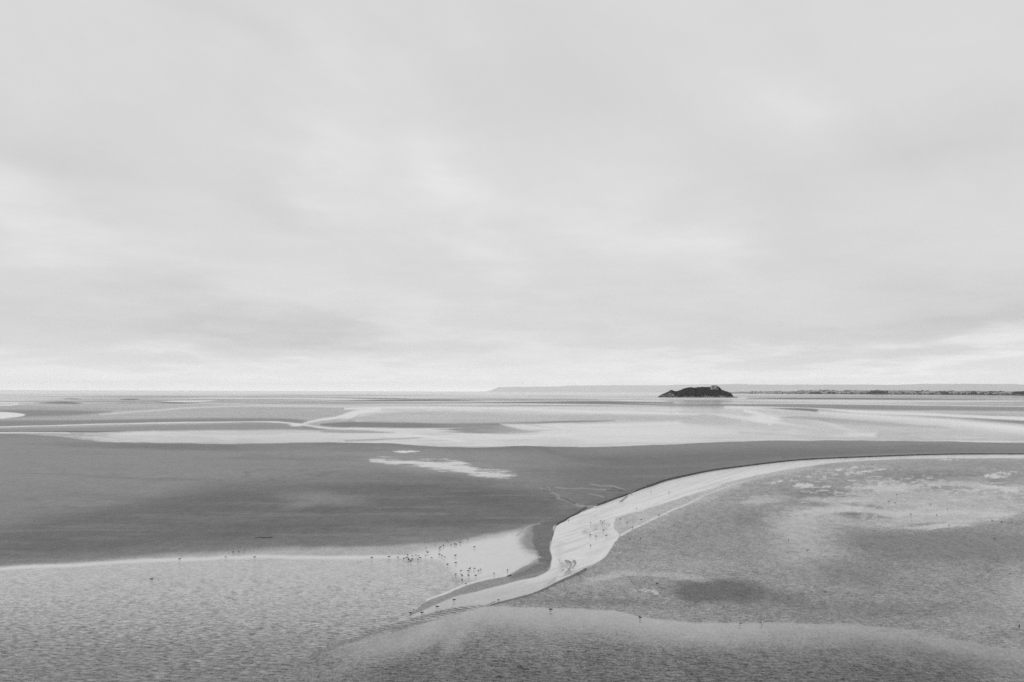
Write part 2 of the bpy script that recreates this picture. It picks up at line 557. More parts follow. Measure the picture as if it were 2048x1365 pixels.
# --- the wide bright flat
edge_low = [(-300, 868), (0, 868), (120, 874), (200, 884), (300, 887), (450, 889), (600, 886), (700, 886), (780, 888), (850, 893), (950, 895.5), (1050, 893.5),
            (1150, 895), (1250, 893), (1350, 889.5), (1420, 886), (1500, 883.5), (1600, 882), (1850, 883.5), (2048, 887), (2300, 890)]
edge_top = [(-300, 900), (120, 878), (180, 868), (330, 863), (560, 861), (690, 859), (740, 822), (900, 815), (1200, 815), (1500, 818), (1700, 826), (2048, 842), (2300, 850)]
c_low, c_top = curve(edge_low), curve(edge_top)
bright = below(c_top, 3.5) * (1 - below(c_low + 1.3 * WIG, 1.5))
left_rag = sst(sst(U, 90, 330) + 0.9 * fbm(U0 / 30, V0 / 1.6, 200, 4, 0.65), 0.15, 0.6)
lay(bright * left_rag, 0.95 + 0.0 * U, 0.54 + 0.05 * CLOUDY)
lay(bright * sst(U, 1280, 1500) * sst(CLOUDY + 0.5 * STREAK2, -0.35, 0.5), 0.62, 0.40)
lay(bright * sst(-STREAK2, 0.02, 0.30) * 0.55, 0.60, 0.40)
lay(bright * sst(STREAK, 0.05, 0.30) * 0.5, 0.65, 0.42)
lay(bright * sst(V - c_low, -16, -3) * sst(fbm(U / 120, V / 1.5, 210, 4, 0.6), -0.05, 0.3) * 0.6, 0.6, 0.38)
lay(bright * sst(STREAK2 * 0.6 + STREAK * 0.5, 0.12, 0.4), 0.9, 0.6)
# low shoals within it
lay(poly([(700, 838), (740, 828), (820, 823), (950, 823), (1100, 826), (1300, 830), (1480, 838), (1300, 845), (1150, 848), (900, 849), (740, 847)], 5), 0.46 + 0.25 * STREAK2, 0.37)
lay(stroke([(690, 818), (820, 815), (980, 817), (1200, 824), (1400, 829)], 2.0), 0.95, 0.52)
lay(poly([(640, 848), (700, 844), (800, 845), (900, 847), (1000, 846), (1150, 842), (1230, 842), (1100, 848), (1000, 852), (900, 856), (830, 857), (740, 856), (650, 853)], 2.2), 0.05, 0.205)
lay(ragged(ell(985, 858, 130, 12, 1, 0.95, 0), 0.55 * fbm(U0 / 80, V0 / 2.2, 201, 4, 0.6), 0.25, 0.75), 0.14, 0.235)
lay(poly([(1000, 848), (1080, 848), (1150, 847), (1120, 856), (1050, 860)], 3), 0.8, 0.5)
lay(stroke([(1050, 849), (1100, 856), (1140, 862)], 0.9), 0.4, 0.4)
lay(poly([(660, 860), (740, 862), (790, 866), (700, 867), (640, 865)], 1.5), 0.3, 0.3)
lay(stroke([(690, 882), (800, 878), (860, 873)], 1.2), 0.35, 0.34)
lay(stroke([(770, 872), (830, 872), (880, 876), (930, 884)], 2.0), 1.0, 0.62)
lay(stroke([(1390, 824), (1440, 830), (1500, 838), (1560, 846), (1640, 858)], 2.6, 3.4, 1.0, taper=True) * 0.8, 1.0, 0.60)
lay(ell(1530, 838, 34, 10, 0), 1.0, 0.62)
lay(stroke([(1490, 822), (1530, 832), (1540, 848)], 3), 0.95, 0.58)
lay(stroke([(1560, 830), (1640, 842), (1700, 862), (1760, 878)], 3.0, 5.0, 1.0, taper=True) * 0.55, 0.95, 0.55)
lay(poly([(1560, 836), (1620, 840), (1680, 848), (1760, 852), (1900, 856), (1800, 848), (1680, 838), (1600, 833)], 3), 0.30, 0.32)
lay(poly([(1400, 830), (1480, 842), (1440, 852), (1360, 846)], 4), 0.55, 0.38)
lay(poly([(1760, 862), (1900, 866), (2100, 874), (2100, 884), (1900, 880), (1760, 878)], 5) * sst(STREAK2, -0.3, 0.3), 0.5, 0.40)
# right: alternating shoals and runnels behind
lay(poly([(1100, 806), (1350, 808), (1600, 808), (2300, 812), (2300, 830), (2048, 824), (1800, 821), (1600, 817), (1400, 812)], 2.4), 0.16 + 0.15 * STREAK, 0.22)
lay(stroke([(1350, 806.3), (1600, 807.5), (1800, 810), (2048, 813), (2300, 815)], 1.0), 0.9, 0.45)
lay(stroke([(1450, 815), (1600, 818), (1700, 823), (1850, 829), (2048, 838), (2300, 846)], 2.2, 3.2), 1.0, 0.55)
lay(stroke([(1500, 816), (1600, 819), (1680, 825), (1780, 833)], 2.6, taper=True), 0.05, 0.16)
lay(poly([(1730, 829), (1850, 832), (2048, 842), (2300, 852), (2300, 866), (2048, 854), (1850, 842)], 1.8), 0.08, 0.20)
lay(stroke([(1640, 824), (1760, 833), (1900, 843), (2048, 857), (2300, 878)], 2.4, 7.5, 0.9), 1.0, 0.62)
lay(ell(1250, 866, 240, 18, 0, 0.9) * 0.7, 1.0, 0.64)
lay(poly([(1660, 842), (1800, 850), (1950, 862), (2100, 874), (2100, 880), (1900, 872), (1720, 860)], 4) * 0.6, 0.55, 0.38)
lay(stroke([(1480, 866), (1600, 872), (1760, 879)], 2.5, 2.0, 1.0) * 0.5, 0.5, 0.36)
# the thin stream and its fork, at the left
lay(stroke([(-200, 857), (0, 854), (160, 850), (380, 845.5), (520, 844), (575, 846), (610, 851), (660, 857), (740, 859), (800, 861)], 0.9, 1.5), 1.0, 0.50, 0, CHANNEL)
lay(ell(592, 850, 16, 3.5), 1.0, 0.6)
lay(stroke([(606, 848), (640, 840), (672, 836), (700, 828), (760, 818)], 1.5, 3.5), 1.0, 0.55, 0, CHANNEL)
lay(ell(705, 829, 26, 7, -20), 0.95, 0.58)
lay(stroke([(-200, 867), (60, 865.5), (140, 867)], 1.0), 0.9, 0.5)

# --- the big dry bank between the bright flat and the channel
bank = below(c_low + 1.3 * WIG, 1.5)
lay(bank, 0.06, 0.235 + 0.02 * STREAK2, 0.03, SAND)
rb = bank * sst(U, 980, 1250)
lay(rb, 0.02, 0.165)
lay(rb * (1 - sst(V - c_low, 3, 26)), 0.10, 0.215)
lay(bank * (1 - sst(V - c_low, 0, 16)) * sst(U, 300, 700) * (1 - sst(U, 1050, 1200)), 0.02, 0.19)
lay(bank * sst(V, 865, 885) * (1 - sst(V, 955, 1000)) * (1 - sst(U, 380, 700)), 0.10, 0.25)
lay(ell(420, 895, 330, 8, 1), 0.02, 0.19)
lay(bank * ell(800, 915, 330, 22, 2, 0.8), 0.10, 0.26)
core = poly([(280, 1015), (420, 975), (640, 965), (800, 955), (950, 958), (1080, 985), (1120, 1010), (1110, 1040), (1000, 1062), (760, 1080), (500, 1090), (250, 1105), (-50, 1120), (-300, 1128), (-100, 1080), (120, 1040)], 26)
lay(core * bank, 0.0, 0.147 + 0.030 * STREAK2 + 0.020 * CLOUDY)
lay(ell(300, 1040, 260, 40, -4, 0.9), 0.0, 0.150)
lay(ell(640, 996, 95, 13, 3, 0.9), 0.10, 0.225)
lay(ell(600, 1010, 40, 8, -8, 0.9), 0.08, 0.215)
lay(ell(150, 1008, 60, 5, 3, 0.8), 0.10, 0.24)
lay(bank * poly([(860, 950), (900, 948), (990, 964), (950, 968), (890, 960)], 6), 0.0, 0.175)
lay(bank * stroke([(1090, 900), (1140, 914), (1240, 922)], 4, 2, 1.0) * 0.35, 0.0, 0.14)
lay(bank * sst(fbm(U / 26, V / 5, 77, 3), 0.1, 0.6) * ell(600, 960, 260, 26, 1, 0.9), 0.02, 0.18)
lay(stroke([(1090, 918), (1230, 935), (1400, 930), (1560, 916)], 3, 2, 0.9) * 0.5, 0.05, 0.21)
lay(bank * ell(120, 1095, 330, 16, -4, 0.9) * 0.8, 0.0, 0.140)
lay(bank * sst(fbm(U0 / 210, V0 / 7, 260, 5, 0.6), 0.05, 0.45) * sst(V, 890, 930) * 0.35, 0.10, 0.235)
lay(bank * sst(-fbm(U0 / 180, V0 / 6, 261, 5, 0.6), 0.10, 0.45) * (1 - sst(V, 960, 1010)) * 0.45, 0.0, 0.19)
# pools on it
pr = 0.8 + 0.4 * SPECK
lay(ragged(poly([(740, 920), (760, 918), (830, 921), (868, 922), (920, 925), (948, 936), (960, 942), (1010, 944), (1032, 950), (990, 955), (950, 951), (920, 943), (870, 940), (840, 934), (800, 929), (750, 925)], 9), 1.0 * fbm(U0 / 34, V0 / 2.4, 220, 5, 0.65), 0.20, 1.0), 0.98, 0.56, 0, POOL)
lay(bank * ell(880, 937, 150, 17, 6, 0.95) * 0.35 * (1 - sst(WET, 0.3, 0.7)), 0.4, 0.30)
lay(ragged(poly([(785, 903.5), (812, 902.5), (842, 904), (815, 906.5), (792, 906)], 2.0), 0.6 * FINE, 0.3, 0.8), 1.0, 0.6, 0, POOL)

# --- the wet shelf above the shallow water and the bright triangle
white_line = curve([(-300, 1152), (0, 1137), (100, 1132), (200, 1126), (280, 1120.5), (360, 1117), (460, 1113.5), (520, 1112), (620, 1113), (800, 1112.5), (870, 1111), (950, 1112), (1100, 1112)])
shelf_top = curve([(-300, 1148), (0, 1132), (200, 1119), (350, 1107), (450, 1102), (560, 1096), (760, 1093), (850, 1087), (915, 1081), (962, 1073), (1010, 1067), (1045, 1057), (1062, 1050), (1100, 1045)])
spit_top = curve([(-300, 1600), (400, 1440), (560, 1345), (640, 1300), (733, 1268), (790, 1245), (821, 1228), (839, 1214), (855, 1203), (893, 1188), (931, 1172), (974, 1161), (1017, 1152), (1036, 1142), (1056, 1130), (1068, 1118), (1100, 1112)])
tri_right = np.interp(V, [1040, 1052, 1071, 1085, 1100, 1114, 1126, 1150, 1400], [1068, 1062, 1052, 1050, 1056, 1072, 1066, 1040, 1040])
shelf = sst(V - shelf_top, -5, 10) * (1 - below(white_line, 2))
okr = 1 - sst(U - tri_right, -16, 12)
okr2 = 1 - sst(U - (tri_right + 4), -8, 3)
lay(shelf * okr, 0.50, 0.40, 0.1, SAND)
shallow = below(white_line, 2) * (1 - below(spit_top, 1.5))
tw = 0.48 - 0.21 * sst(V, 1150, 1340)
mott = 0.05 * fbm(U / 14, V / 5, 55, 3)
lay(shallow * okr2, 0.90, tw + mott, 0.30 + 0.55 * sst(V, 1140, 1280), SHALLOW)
lay(shallow * okr2 * sst(-fbm(U / 9, V / 3.6, 56, 3) - 0.15, 0, 0.35) * sst(V, 1135, 1165) * 0.5, 0.6, 0.26)
lay(poly([(820, 1110), (870, 1096), (930, 1084), (985, 1073), (1040, 1066), (1040, 1085), (1046, 1100), (1070, 1113), (1060, 1125), (1036, 1141), (1016, 1150), (972, 1158), (930, 1158), (905, 1140), (880, 1124)], 9), 1.0, 0.62, 0.05)
lay(stroke([(-300, 1152), (0, 1138), (100, 1133), (200, 1127), (280, 1122), (360, 1119), (460, 1115), (520, 1114), (620, 1115), (800, 1114.5), (900, 1114)], 3.0, 3.5, 0.9), 1.0, 0.64, 0)
lay(stroke([(855, 1200), (893, 1186), (931, 1170), (974, 1159), (1017, 1150), (1036, 1140)], 2.2, 2.2, 0.8), 1.0, 0.64, 0)
lay(sst(V - shelf_top, -3, 3) * (1 - sst(V - shelf_top, 3, 9)) * (1 - sst(U, 960, 1040)) * sst(U, 500, 760) * 0.5, 0.55, 0.42)
# neck of dry sand and the fan at its tip
neck = poly([(1072, 1046), (1112, 1050), (1104, 1076), (1100, 1100), (1102, 1120), (1096, 1140), (1078, 1150), (1050, 1158), (1022, 1162), (1018, 1153), (1036, 1143), (1066, 1127), (1076, 1114), (1070, 1095), (1064, 1070)], 4)
lay(poly([(1044, 1066), (1066, 1056), (1076, 1075), (1078, 1110), (1066, 1108), (1052, 1094), (1040, 1080)], 18) * (0.75 + 0.5 * fbm(U0 / 18, V0 / 5, 270, 4)), 0.30, 0.27, 0.1, SAND)
lay(neck, 0.02, 0.165, 0.1, SAND)
for k in range(14):
    vv = 1102 + k * 2.4
    lay(stroke([(1046 + 0.5 * k + random.uniform(-8, 8), vv), (1062 + random.uniform(-4, 4), vv - 1.5), (1074 + random.uniform(-4, 6), vv + 1)], 0.6, 0.4) * 0.8, 0.9, 0.55)
lay(stroke([(1032, 1072), (1046, 1064), (1062, 1052), (1080, 1047)], 1.3, 0.8), 0.4, 0.38)

# --- right-hand sand
ch_low = curve([(1100, 1190), (1180, 1140), (1226, 1092), (1238, 1071), (1265, 1057), (1317, 1032), (1365, 1011), (1436, 979), (1500, 958), (1560, 946), (1640, 934), (1720, 925), (1850, 920), (2048, 918.5), (2300, 918)])
chl2 = curve([(700, 1290), (760, 1264), (800, 1254), (860, 1241), (900, 1233), (930, 1225), (975, 1212), (1020, 1200), (1060, 1189), (1090, 1178), (1120, 1165), (1150, 1150), (1172, 1137), (1205, 1118), (1226, 1092), (1238, 1071), (1265, 1057), (1317, 1032),
               (1365, 1011), (1436, 979), (1500, 958), (1560, 946), (1640, 934), (1720, 925), (1850, 920), (2048, 918.5), (2300, 918)])
rsand = sst(V - chl2 + np.interp(U, [1240, 1300, 1450, 1600, 1800, 2300], [0, 14, 14, 6, 2, 1]), -2, 2) * sst(U, 690, 760)
mt = fbm(U / 7.5, V / 3.2, 91, 3, 0.6)
lay(rsand, 0.22 + 0.20 * mt, 0.285 + 0.05 * mt, 0.5, SAND)
Lc = curve([(600, 1330), (700, 1288), (800, 1262), (880, 1236), (960, 1214), (1000, 1212.5), (1095, 1216), (1180, 1219), (1240, 1225), (1290, 1235), (1350, 1242), (1450, 1246), (1560, 1246.5), (1680, 1248), (1750, 1252), (1830, 1262), (1900, 1276), (1980, 1292), (2048, 1300), (2300, 1330)])
R1 = rsand
for e_, w_, t_ in [
    (ell(1340, 1000, 170, 40, -25, 0.9), 0.45, 0.36), (ell(1460, 1080, 190, 26, 2, 0.9), 0.20, 0.27),
    (ell(1600, 1085, 90, 70, 15, 0.9), 0.48, 0.36), (ell(1210, 1160, 90, 20, -12, 0.9), 0.42, 0.34),
    (ell(1380, 1130, 160, 18, 0, 0.9), 0.40, 0.33), (ell(1850, 1000, 260, 45, -3, 0.9), 0.60, 0.42),
    (ell(1900, 1035, 180, 22, -6, 0.8), 0.72, 0.46), (ell(1700, 1030, 150, 18, -8, 0.9), 0.58, 0.40),
    (ell(2040, 1190, 60, 60, 0, 0.9), 0.42, 0.35), (ell(1960, 1230, 90, 26, -15, 0.9), 0.34, 0.31),
    (ell(1440, 1185, 105, 26, 3, 0.7), 0.0, 0.150), (ell(1560, 1200, 70, 22, 3, 0.9), 0.05, 0.19),
    (ell(1890, 1100, 200, 34, 3, 0.8), 0.08, 0.205), (ell(1760, 1090, 80, 26, 10, 0.9), 0.10, 0.21), (ell(1700, 1150, 120, 26, 4, 0.9), 0.12, 0.22),
    (ell(1640, 988, 75, 16, 4, 0.8), 0.08, 0.21), (ell(1720, 1030, 55, 8, 3, 0.8), 0.08, 0.22), (ell(1730, 1012, 45, 4, 3, 0.8), 0.08, 0.23),
    (ell(1890, 960, 120, 24, 2, 0.9), 0.10, 0.225), (ell(1950, 925, 180, 10, 1, 0.9), 0.08, 0.21), (ell(1860, 1050, 40, 5, -6, 0.8), 0.10, 0.23),
    (ell(1500, 1040, 60, 22, 0, 0.9), 0.12, 0.23), (ell(1700, 1220, 260, 20, 0, 0.9), 0.12, 0.215), (ell(1180, 1205, 170, 9, 2, 0.9), 0.16, 0.215),
]:
    lay(R1 * e_ * 0.95, w_ + 0.12 * mt, t_ + 0.035 * mt, 0.3)
wisp = fbm(U0 / 120 + V0 / 60, V0 / 13, 230, 5, 0.6)
for (u, v, ru, rv, an, w_) in [(1760, 985, 210, 26, -8, 0.9), (1900, 1015, 230, 34, -6, 1.0), (1960, 975, 150, 20, 3, 0.9), (1700, 1010, 120, 16, -10, 0.8), (1880, 1048, 120, 14, -8, 1.0),
                               (1570, 985, 120, 20, -14, 0.6), (1400, 985, 120, 30, -20, 0.7), (1600, 1060, 80, 40, 20, 0.35), (1230, 1150, 110, 16, -18, 0.6), (1330, 1150, 120, 12, 4, 0.5)]:
    lay(R1 * ragged(ell(u, v, ru, rv, an, 0.95), 1.3 * wisp + 0.25 * SPECK, 0.45, 1.1) * w_ * 0.9, 0.9 + 0.1 * mt, 0.52 + 0.05 * mt, 0.2)
for (u, v, ru, rv, an, t_) in [(1640, 988, 75, 13, 4, 0.215), (1720, 1031, 50, 7, 3, 0.225), (1730, 1012, 40, 3.5, 3, 0.24), (1890, 955, 130, 15, 2, 0.215), (1600, 1005, 70, 9, 6, 0.23), (1900, 1085, 220, 24, 2, 0.205), (1840, 1049, 45, 4, -5, 0.23)]:
    lay(R1 * ell(u, v, ru, rv, an, 0.8, 0.4) * 0.8, 0.12, t_, 0.3)
lay(R1 * sst(ell(1440, 1185, 112, 26, 3, 0.6, 0.3), 0.0, 0.9), 0.0, 0.148, 0.2)
lay(R1 * sst(-(V - ch_low), -34, 4) * sst(U, 1250, 1330) * 0.45, 0.6, 0.40)
for (u, v, ru, rv, an, w_) in [(1620, 1085, 70, 55, 0, 0.5), (1480, 1000, 90, 22, -14, 0.4), (1290, 1110, 60, 40, -30, 0.25)]:
    lay(R1 * ell(u, v, ru, rv, an, 0.95) * sst(fbm(U0 / 40, V0 / 3.0, 250, 4, 0.6), -0.4, 0.4) * w_, 0.7, 0.42, 0.3)
# sparkle of small puddles in the upper right
sp = sst(fbm(U / 11.0, V / 2.6, 99, 3, 0.6), 0.12, 0.45)
lay(R1 * sp * ell(1760, 975, 140, 17, -8, 0.7), 0.95, 0.55)
lay(R1 * sp * ell(1960, 985, 150, 15, 4, 0.7), 0.9, 0.52)
lay(R1 * sp * ell(1650, 950, 120, 12, -8, 0.8), 0.85, 0.5)
lay(R1 * sst(SPECK + 0.4 * STREAK2, 0.0, 0.5) * ell(1880, 1015, 240, 34, -5, 0.9) * 0.7, 0.9, 0.52)
for pts in [
    [(1582, 971), (1602, 967), (1618, 968), (1628, 973), (1612, 976), (1596, 973)],
    [(1538, 966), (1560, 959), (1575, 958), (1558, 964), (1545, 967)],
    [(1655, 938), (1670, 936.5), (1688, 940), (1680, 943), (1668, 941)],
    [(1690, 947), (1712, 944), (1738, 940), (1768, 938), (1784, 938.5), (1750, 942), (1728, 947), (1700, 951)],
    [(1703, 935), (1718, 933.5), (1730, 935), (1715, 936.5)],
    [(1645, 974), (1656, 972), (1662, 974), (1650, 975.5)],
    [(1965, 950), (1990, 947), (2000, 944), (2020, 946), (2014, 953), (2000, 958), (1975, 955)],
    [(1956, 968), (1990, 973), (2030, 977), (2040, 986), (2020, 984), (1985, 977), (1960, 972)],
    [(1268, 1180), (1290, 1178), (1306, 1180), (1320, 1187), (1308, 1190), (1300, 1184), (1280, 1181)],
    [(1840, 1057), (1860, 1058), (1890, 1052), (1880, 1059), (1858, 1061)],
    [(1858, 918), (1885, 918), (1915, 920.5), (1880, 921)],
]:
    lay(ragged(poly(pts, 3.2), 0.8 * SPECK + 0.9 * FINE, 0.25, 1.05) * 0.92, 0.95, 0.52, 0, POOL)
for k in range(46):                      # stray film patches
    u, v = random.uniform(1600, 2048), random.gauss(985, 18)
    if v < 935:
        continue
    L = random.uniform(5, 15)
    lay(stroke([(u - L, v), (u, v - random.uniform(-1, 2)), (u + L, v + random.uniform(-1, 1))], 1.0, 0.4) * 0.75, 0.95, 0.52)

# --- channel
left_bank = [(2300, 909), (2048, 909), (1900, 909.5), (1750, 914), (1600, 921), (1500, 932), (1420, 944), (1340, 962), (1270, 985), (1210, 1009), (1190, 1015), (1150, 1031), (1113, 1052), (1105, 1075), (1100, 1095), (1102, 1110), (1102, 1125), (1098, 1142),
             (1080, 1152), (1048, 1159), (1017, 1166), (962, 1180), (912, 1192), (874, 1207), (843, 1221), (815, 1234), (770, 1252), (740, 1268)]
right_bank = [(760, 1262), (800, 1252), (860, 1239), (900, 1231), (930, 1223), (975, 1211), (1020, 1199), (1060, 1188), (1090, 1177), (1120, 1164), (1150, 1149), (1172, 1136), (1205, 1117), (1226, 1092), (1238, 1071), (1228, 1054),
              (1234, 1034), (1274, 1022), (1346, 998), (1388, 986), (1440, 970), (1500, 954), (1560, 943), (1640, 930), (1720, 922), (1850, 917.5), (2048, 917), (2300, 916)]
lay(poly([(1230, 1032), (1274, 1022), (1346, 998), (1400, 982), (1450, 969), (1436, 979), (1365, 1011), (1317, 1032), (1265, 1057), (1238, 1071), (1225, 1050)], 2), 0.62 + 0.35 * mt, 0.43 + 0.07 * mt, 0.3)
chm = poly(left_bank + right_bank, 1.4)
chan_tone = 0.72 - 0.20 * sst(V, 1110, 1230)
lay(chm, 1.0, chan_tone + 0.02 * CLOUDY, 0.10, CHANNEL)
lay(stroke([(1150, 1030), (1128, 1041), (1113, 1051), (1105, 1073), (1100.5, 1093)], 1.1, 0.7, raw=True), 0.0, 0.06)
lay(stroke([(1238, 1073), (1265, 1058), (1317, 1033), (1365, 1012), (1436, 980), (1500, 960)], 2.0, 1.2), 1.0, 0.66)
lay(stroke([(1160, 1064), (1170, 1055), (1190, 1047), (1210, 1043), (1234, 1033), (1274, 1022), (1346, 998), (1388, 986), (1440, 971)], 2.2, 2.0), 1.0, 0.76)
lay(poly([(1163, 1067), (1172, 1057), (1192, 1049), (1212, 1047), (1222, 1050), (1210, 1060), (1185, 1065), (1170, 1069)], 3) * (0.4 + 0.6 * sst(SPECK, -0.3, 0.2)), 0.6, 0.40)
lay(poly([(1183, 1070), (1195, 1063), (1215, 1065), (1222, 1074), (1205, 1078), (1190, 1075)], 2.5) * 0.6, 0.9, 0.56)
lay(stroke([(1180, 1068), (1195, 1062), (1212, 1062)], 1.3), 1.0, 0.76)
lay(ell(1170, 1038, 26, 12, 0) * sst(SPECK, 0.0, 0.4) * 0.5, 0.7, 0.5)
lay(chm * sst(mt, 0.25, 0.6) * 0.25, 0.85, 0.52)
chs = fbm((U0 * 0.93 + V0 * 0.3) / 60, (V0 * 0.93 + U0 * 0.30) / 3.2, 240, 4, 0.6)
lay(chm * sst(chs, -0.1, 0.40) * 0.65, 0.82, 0.50)
lay(chm * sst(V, 1155, 1200) * 0.6, 0.85, 0.44)
lay(stroke([(2100, 912.5), (1900, 913), (1750, 917), (1600, 925), (1500, 937), (1420, 950), (1340, 970), (1270, 996), (1215, 1020), (1160, 1050)], 2.5, 9, 0.9) * 0.30, 0.85, 0.52)
lay(stroke([(1120, 1090), (1118, 1110), (1125, 1135), (1110, 1155), (1070, 1172), (1020, 1184), (960, 1196), (900, 1212), (850, 1228)], 5, 8, 0.9) * 0.45, 0.85, 0.46)
lay(stroke([(1215, 1085), (1195, 1105), (1165, 1125)], 7, 4, 0.9) * 0.30, 0.85, 0.52)
lay(R1 * stroke([(1400, 990), (1440, 975), (1480, 964), (1540, 950), (1620, 937)], 5, 3, 0.9) * 0.8, 0.7, 0.48)
# whirl of stirred sediment
for p, w in [([(1134, 1122), (1142, 1126), (1143, 1134), (1139, 1141), (1132, 1147)], 3.0), ([(1150, 1122), (1152, 1128), (1147, 1137)], 2.6), ([(1136, 1136), (1141, 1140), (1143, 1146), (1134, 1152)], 1.3),
             ([(1124, 1124), (1128, 1134), (1126, 1144)], 0.9), ([(1118, 1118), (1121, 1128)], 0.6)]:
    lay(stroke(p, w, w * 0.4) * (0.55 + 0.45 * sst(SPECK, -0.4, 0.1)), 0.2, 0.20)
lay(ell(1138, 1134, 22, 17, 0) * sst(FINE, -0.15, 0.35) * 0.8, 0.5, 0.28)
for k in range(26):
    u = random.uniform(1094, 1180)
    v = np.interp(u, [1090, 1120, 1150, 1180], [1176, 1163, 1148, 1133]) - random.uniform(0.5, 9) * (1 if u < 1150 else 0.6)
    lay(stroke([(u - 6, v + 3), (u + 6, v - 3)], 0.7, 0.5) * 0.6, 0.5, 0.30)
# stirred silt along the inner bend
lay(stroke([(1082, 1146), (1092, 1141), (1098, 1134)], 3.5, 2) * sst(SPECK, -0.2, 0.3), 0.7, 0.44)
# spit of grey sand between shallow water and channel
spit = poly([(1067, 1126), (1036, 1142), (1017, 1152), (974, 1161), (931, 1172), (893, 1188), (855, 1202), (839, 1214), (820, 1229), (843, 1221), (874, 1207), (912, 1192), (962, 1180), (1017, 1166), (1070, 1152), (1093, 1145), (1100, 1130)], 1.3)
lay(spit, 0.22, 0.27, 0.1, SAND)
lay(poly([(1020, 1154), (1050, 1142), (1072, 1130), (1098, 1128), (1092, 1142), (1064, 1150), (1030, 1158)], 4), 0.04, 0.185)
# stepped sandbars at the lower bank, dark edge
lay(stroke([(860, 1243), (900, 1233), (930, 1225.5), (975, 1212.5), (1020, 1200.5), (1060, 1189.5), (1090, 1179), (1120, 1166), (1150, 1152), (1172, 1139)], 1.2, 3.2), 0.05, 0.14)
lay(stroke([(930, 1222), (965, 1212), (985, 1205)], 0.9), 0.9, 0.5)
lay(stroke([(880, 1237), (930, 1222.5), (960, 1213.5), (990, 1204)], 0.7), 0.1, 0.17)
# outflow ripples: bright and dark reflections on their slopes painted as stripes of tone
rband = poly([(760, 1255), (820, 1238), (850, 1230), (890, 1219), (930, 1213), (970, 1211), (940, 1219), (900, 1230), (850, 1241), (800, 1252), (740, 1268), (700, 1282), (720, 1268)], 3, raw=True)
ph = ((V0 - 1240) * 1.0 - (U0 - 850) * 0.16 + 1.3 * fbm(U0 / 22, V0 / 6, 64, 3)) / 4.3
saw = np.sin(2 * np.pi * ph * 0.9 + 2.2 * fbm(U0 / 30, V0 / 9, 66, 3)) + 0.8 * fbm(U0 / 14, V0 / 4, 67, 3)
lay(rband * 0.6, 0.6, 0.22)
lay(rband * sst(saw, -0.5, 0.5), 0.3, 0.12, 0.3)
lay(rband * sst(-saw, 0.3, 0.9), 0.9, 0.40, 0.3)
lay(stroke([(700, 1284), (733, 1270.5), (770, 1262), (800, 1256), (850, 1243)], 2.0, 1.0, 1.0), 0.4, 0.16)
for k in range(16):
    u = 730 + k * 13 + random.uniform(-4, 4)
    v = np.interp(u, [730, 950], [1262, 1212]) + random.uniform(-4, 3)
    lay(stroke([(u - 11, v - 2.2), (u, v), (u + 11, v + 1.2)], 0.8, 0.5) * 0.7, 0.4, 0.18)

# --- foreground shallow sheet below the soft line
fore = sst(V - Lc, -1.5, 2.5) * sst(U, 640, 760)
fm = fbm(U / 9.5, V / 4.5, 120, 3, 0.6)
dd = V - Lc
rgt = sst(U, 1350, 1900)
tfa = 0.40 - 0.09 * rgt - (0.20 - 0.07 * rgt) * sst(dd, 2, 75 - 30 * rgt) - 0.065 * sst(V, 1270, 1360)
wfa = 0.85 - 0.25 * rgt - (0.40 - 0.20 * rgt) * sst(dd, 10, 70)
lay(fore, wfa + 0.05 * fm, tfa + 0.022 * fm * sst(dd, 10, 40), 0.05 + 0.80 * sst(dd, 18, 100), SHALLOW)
lay(fore * ell(905, 1265, 26, 42, 6, 0.9), 0.8, 0.32, 0.2)
lay(fore * sst(U, 1900, 2048) * 0.6, 0.5, 0.30)
lay(fore * (1 - sst(U, 780, 900)) * (1 - sst(dd, 5, 60)), 0.75, 0.30)
# bottom left: stronger waves, tone darker towards the bottom
bl = (1 - sst(U, 520, 900)) * sst(V, 1230, 1370)
lay(bl * 0.8, 0.82, 0.19, 0.95, SHALLOW)

# --- little gullies cut into the far bank
GUL = [([(1082, 978), (1095, 983), (1112, 989), (1124, 998), (1140, 1003), (1152, 1010), (1165, 1013), (1186, 1013)], 0.8, 2.4),
       ([(1099, 982), (1100, 977), (1094, 974)], 0.8, 0.5), ([(1112, 997), (1128, 998)], 1.0, 1.6),
       ([(1180, 968), (1200, 972), (1225, 973), (1240, 978), (1255, 984), (1263, 988)], 0.7, 1.8),
       ([(1150, 977), (1190, 979), (1225, 981), (1250, 983)], 0.5, 1.0),
       ([(1178, 988), (1202, 993), (1214, 999)], 0.6, 0.9), ([(1112, 1041), (1124, 1036), (1136, 1032), (1150, 1027)], 1.6, 0.6),
       ([(1255, 990), (1250, 997), (1240, 1004)], 2.0, 1.5), ([(1110, 975), (1140, 978), (1165, 976)], 0.6, 0.4)]
for p, a, b in GUL:
    lay(stroke(p, a + 0.3, b + 0.3, raw=True), 0.22, 0.25)
for p, a, b in [([(1120, 995.5), (1136, 1001), (1150, 1008)], 0.5, 0.9), ([(1172, 1011), (1180, 1009), (1190, 1011), (1196, 1011.5)], 1.1, 0.7), ([(1225, 976), (1240, 980), (1254, 983), (1262, 986)], 0.5, 1.0),
                ([(1100, 997), (1112, 997.5)], 0.6, 0.4), ([(1214, 980.5), (1245, 983)], 0.5, 0.6), ([(1086, 981), (1102, 985)], 0.5, 0.4),
                ([(1172, 1016), (1160, 1020), (1150, 1026)], 1.6, 0.8), ([(1130, 1024), (1150, 1024)], 0.5, 0.4),]:
    lay(stroke(p, a + 0.3, b + 0.3, raw=True), 0.0, 0.06)
lay(ell(1191, 1014, 5, 3.5, 0, 0.5, 0), 0.8, 0.42)

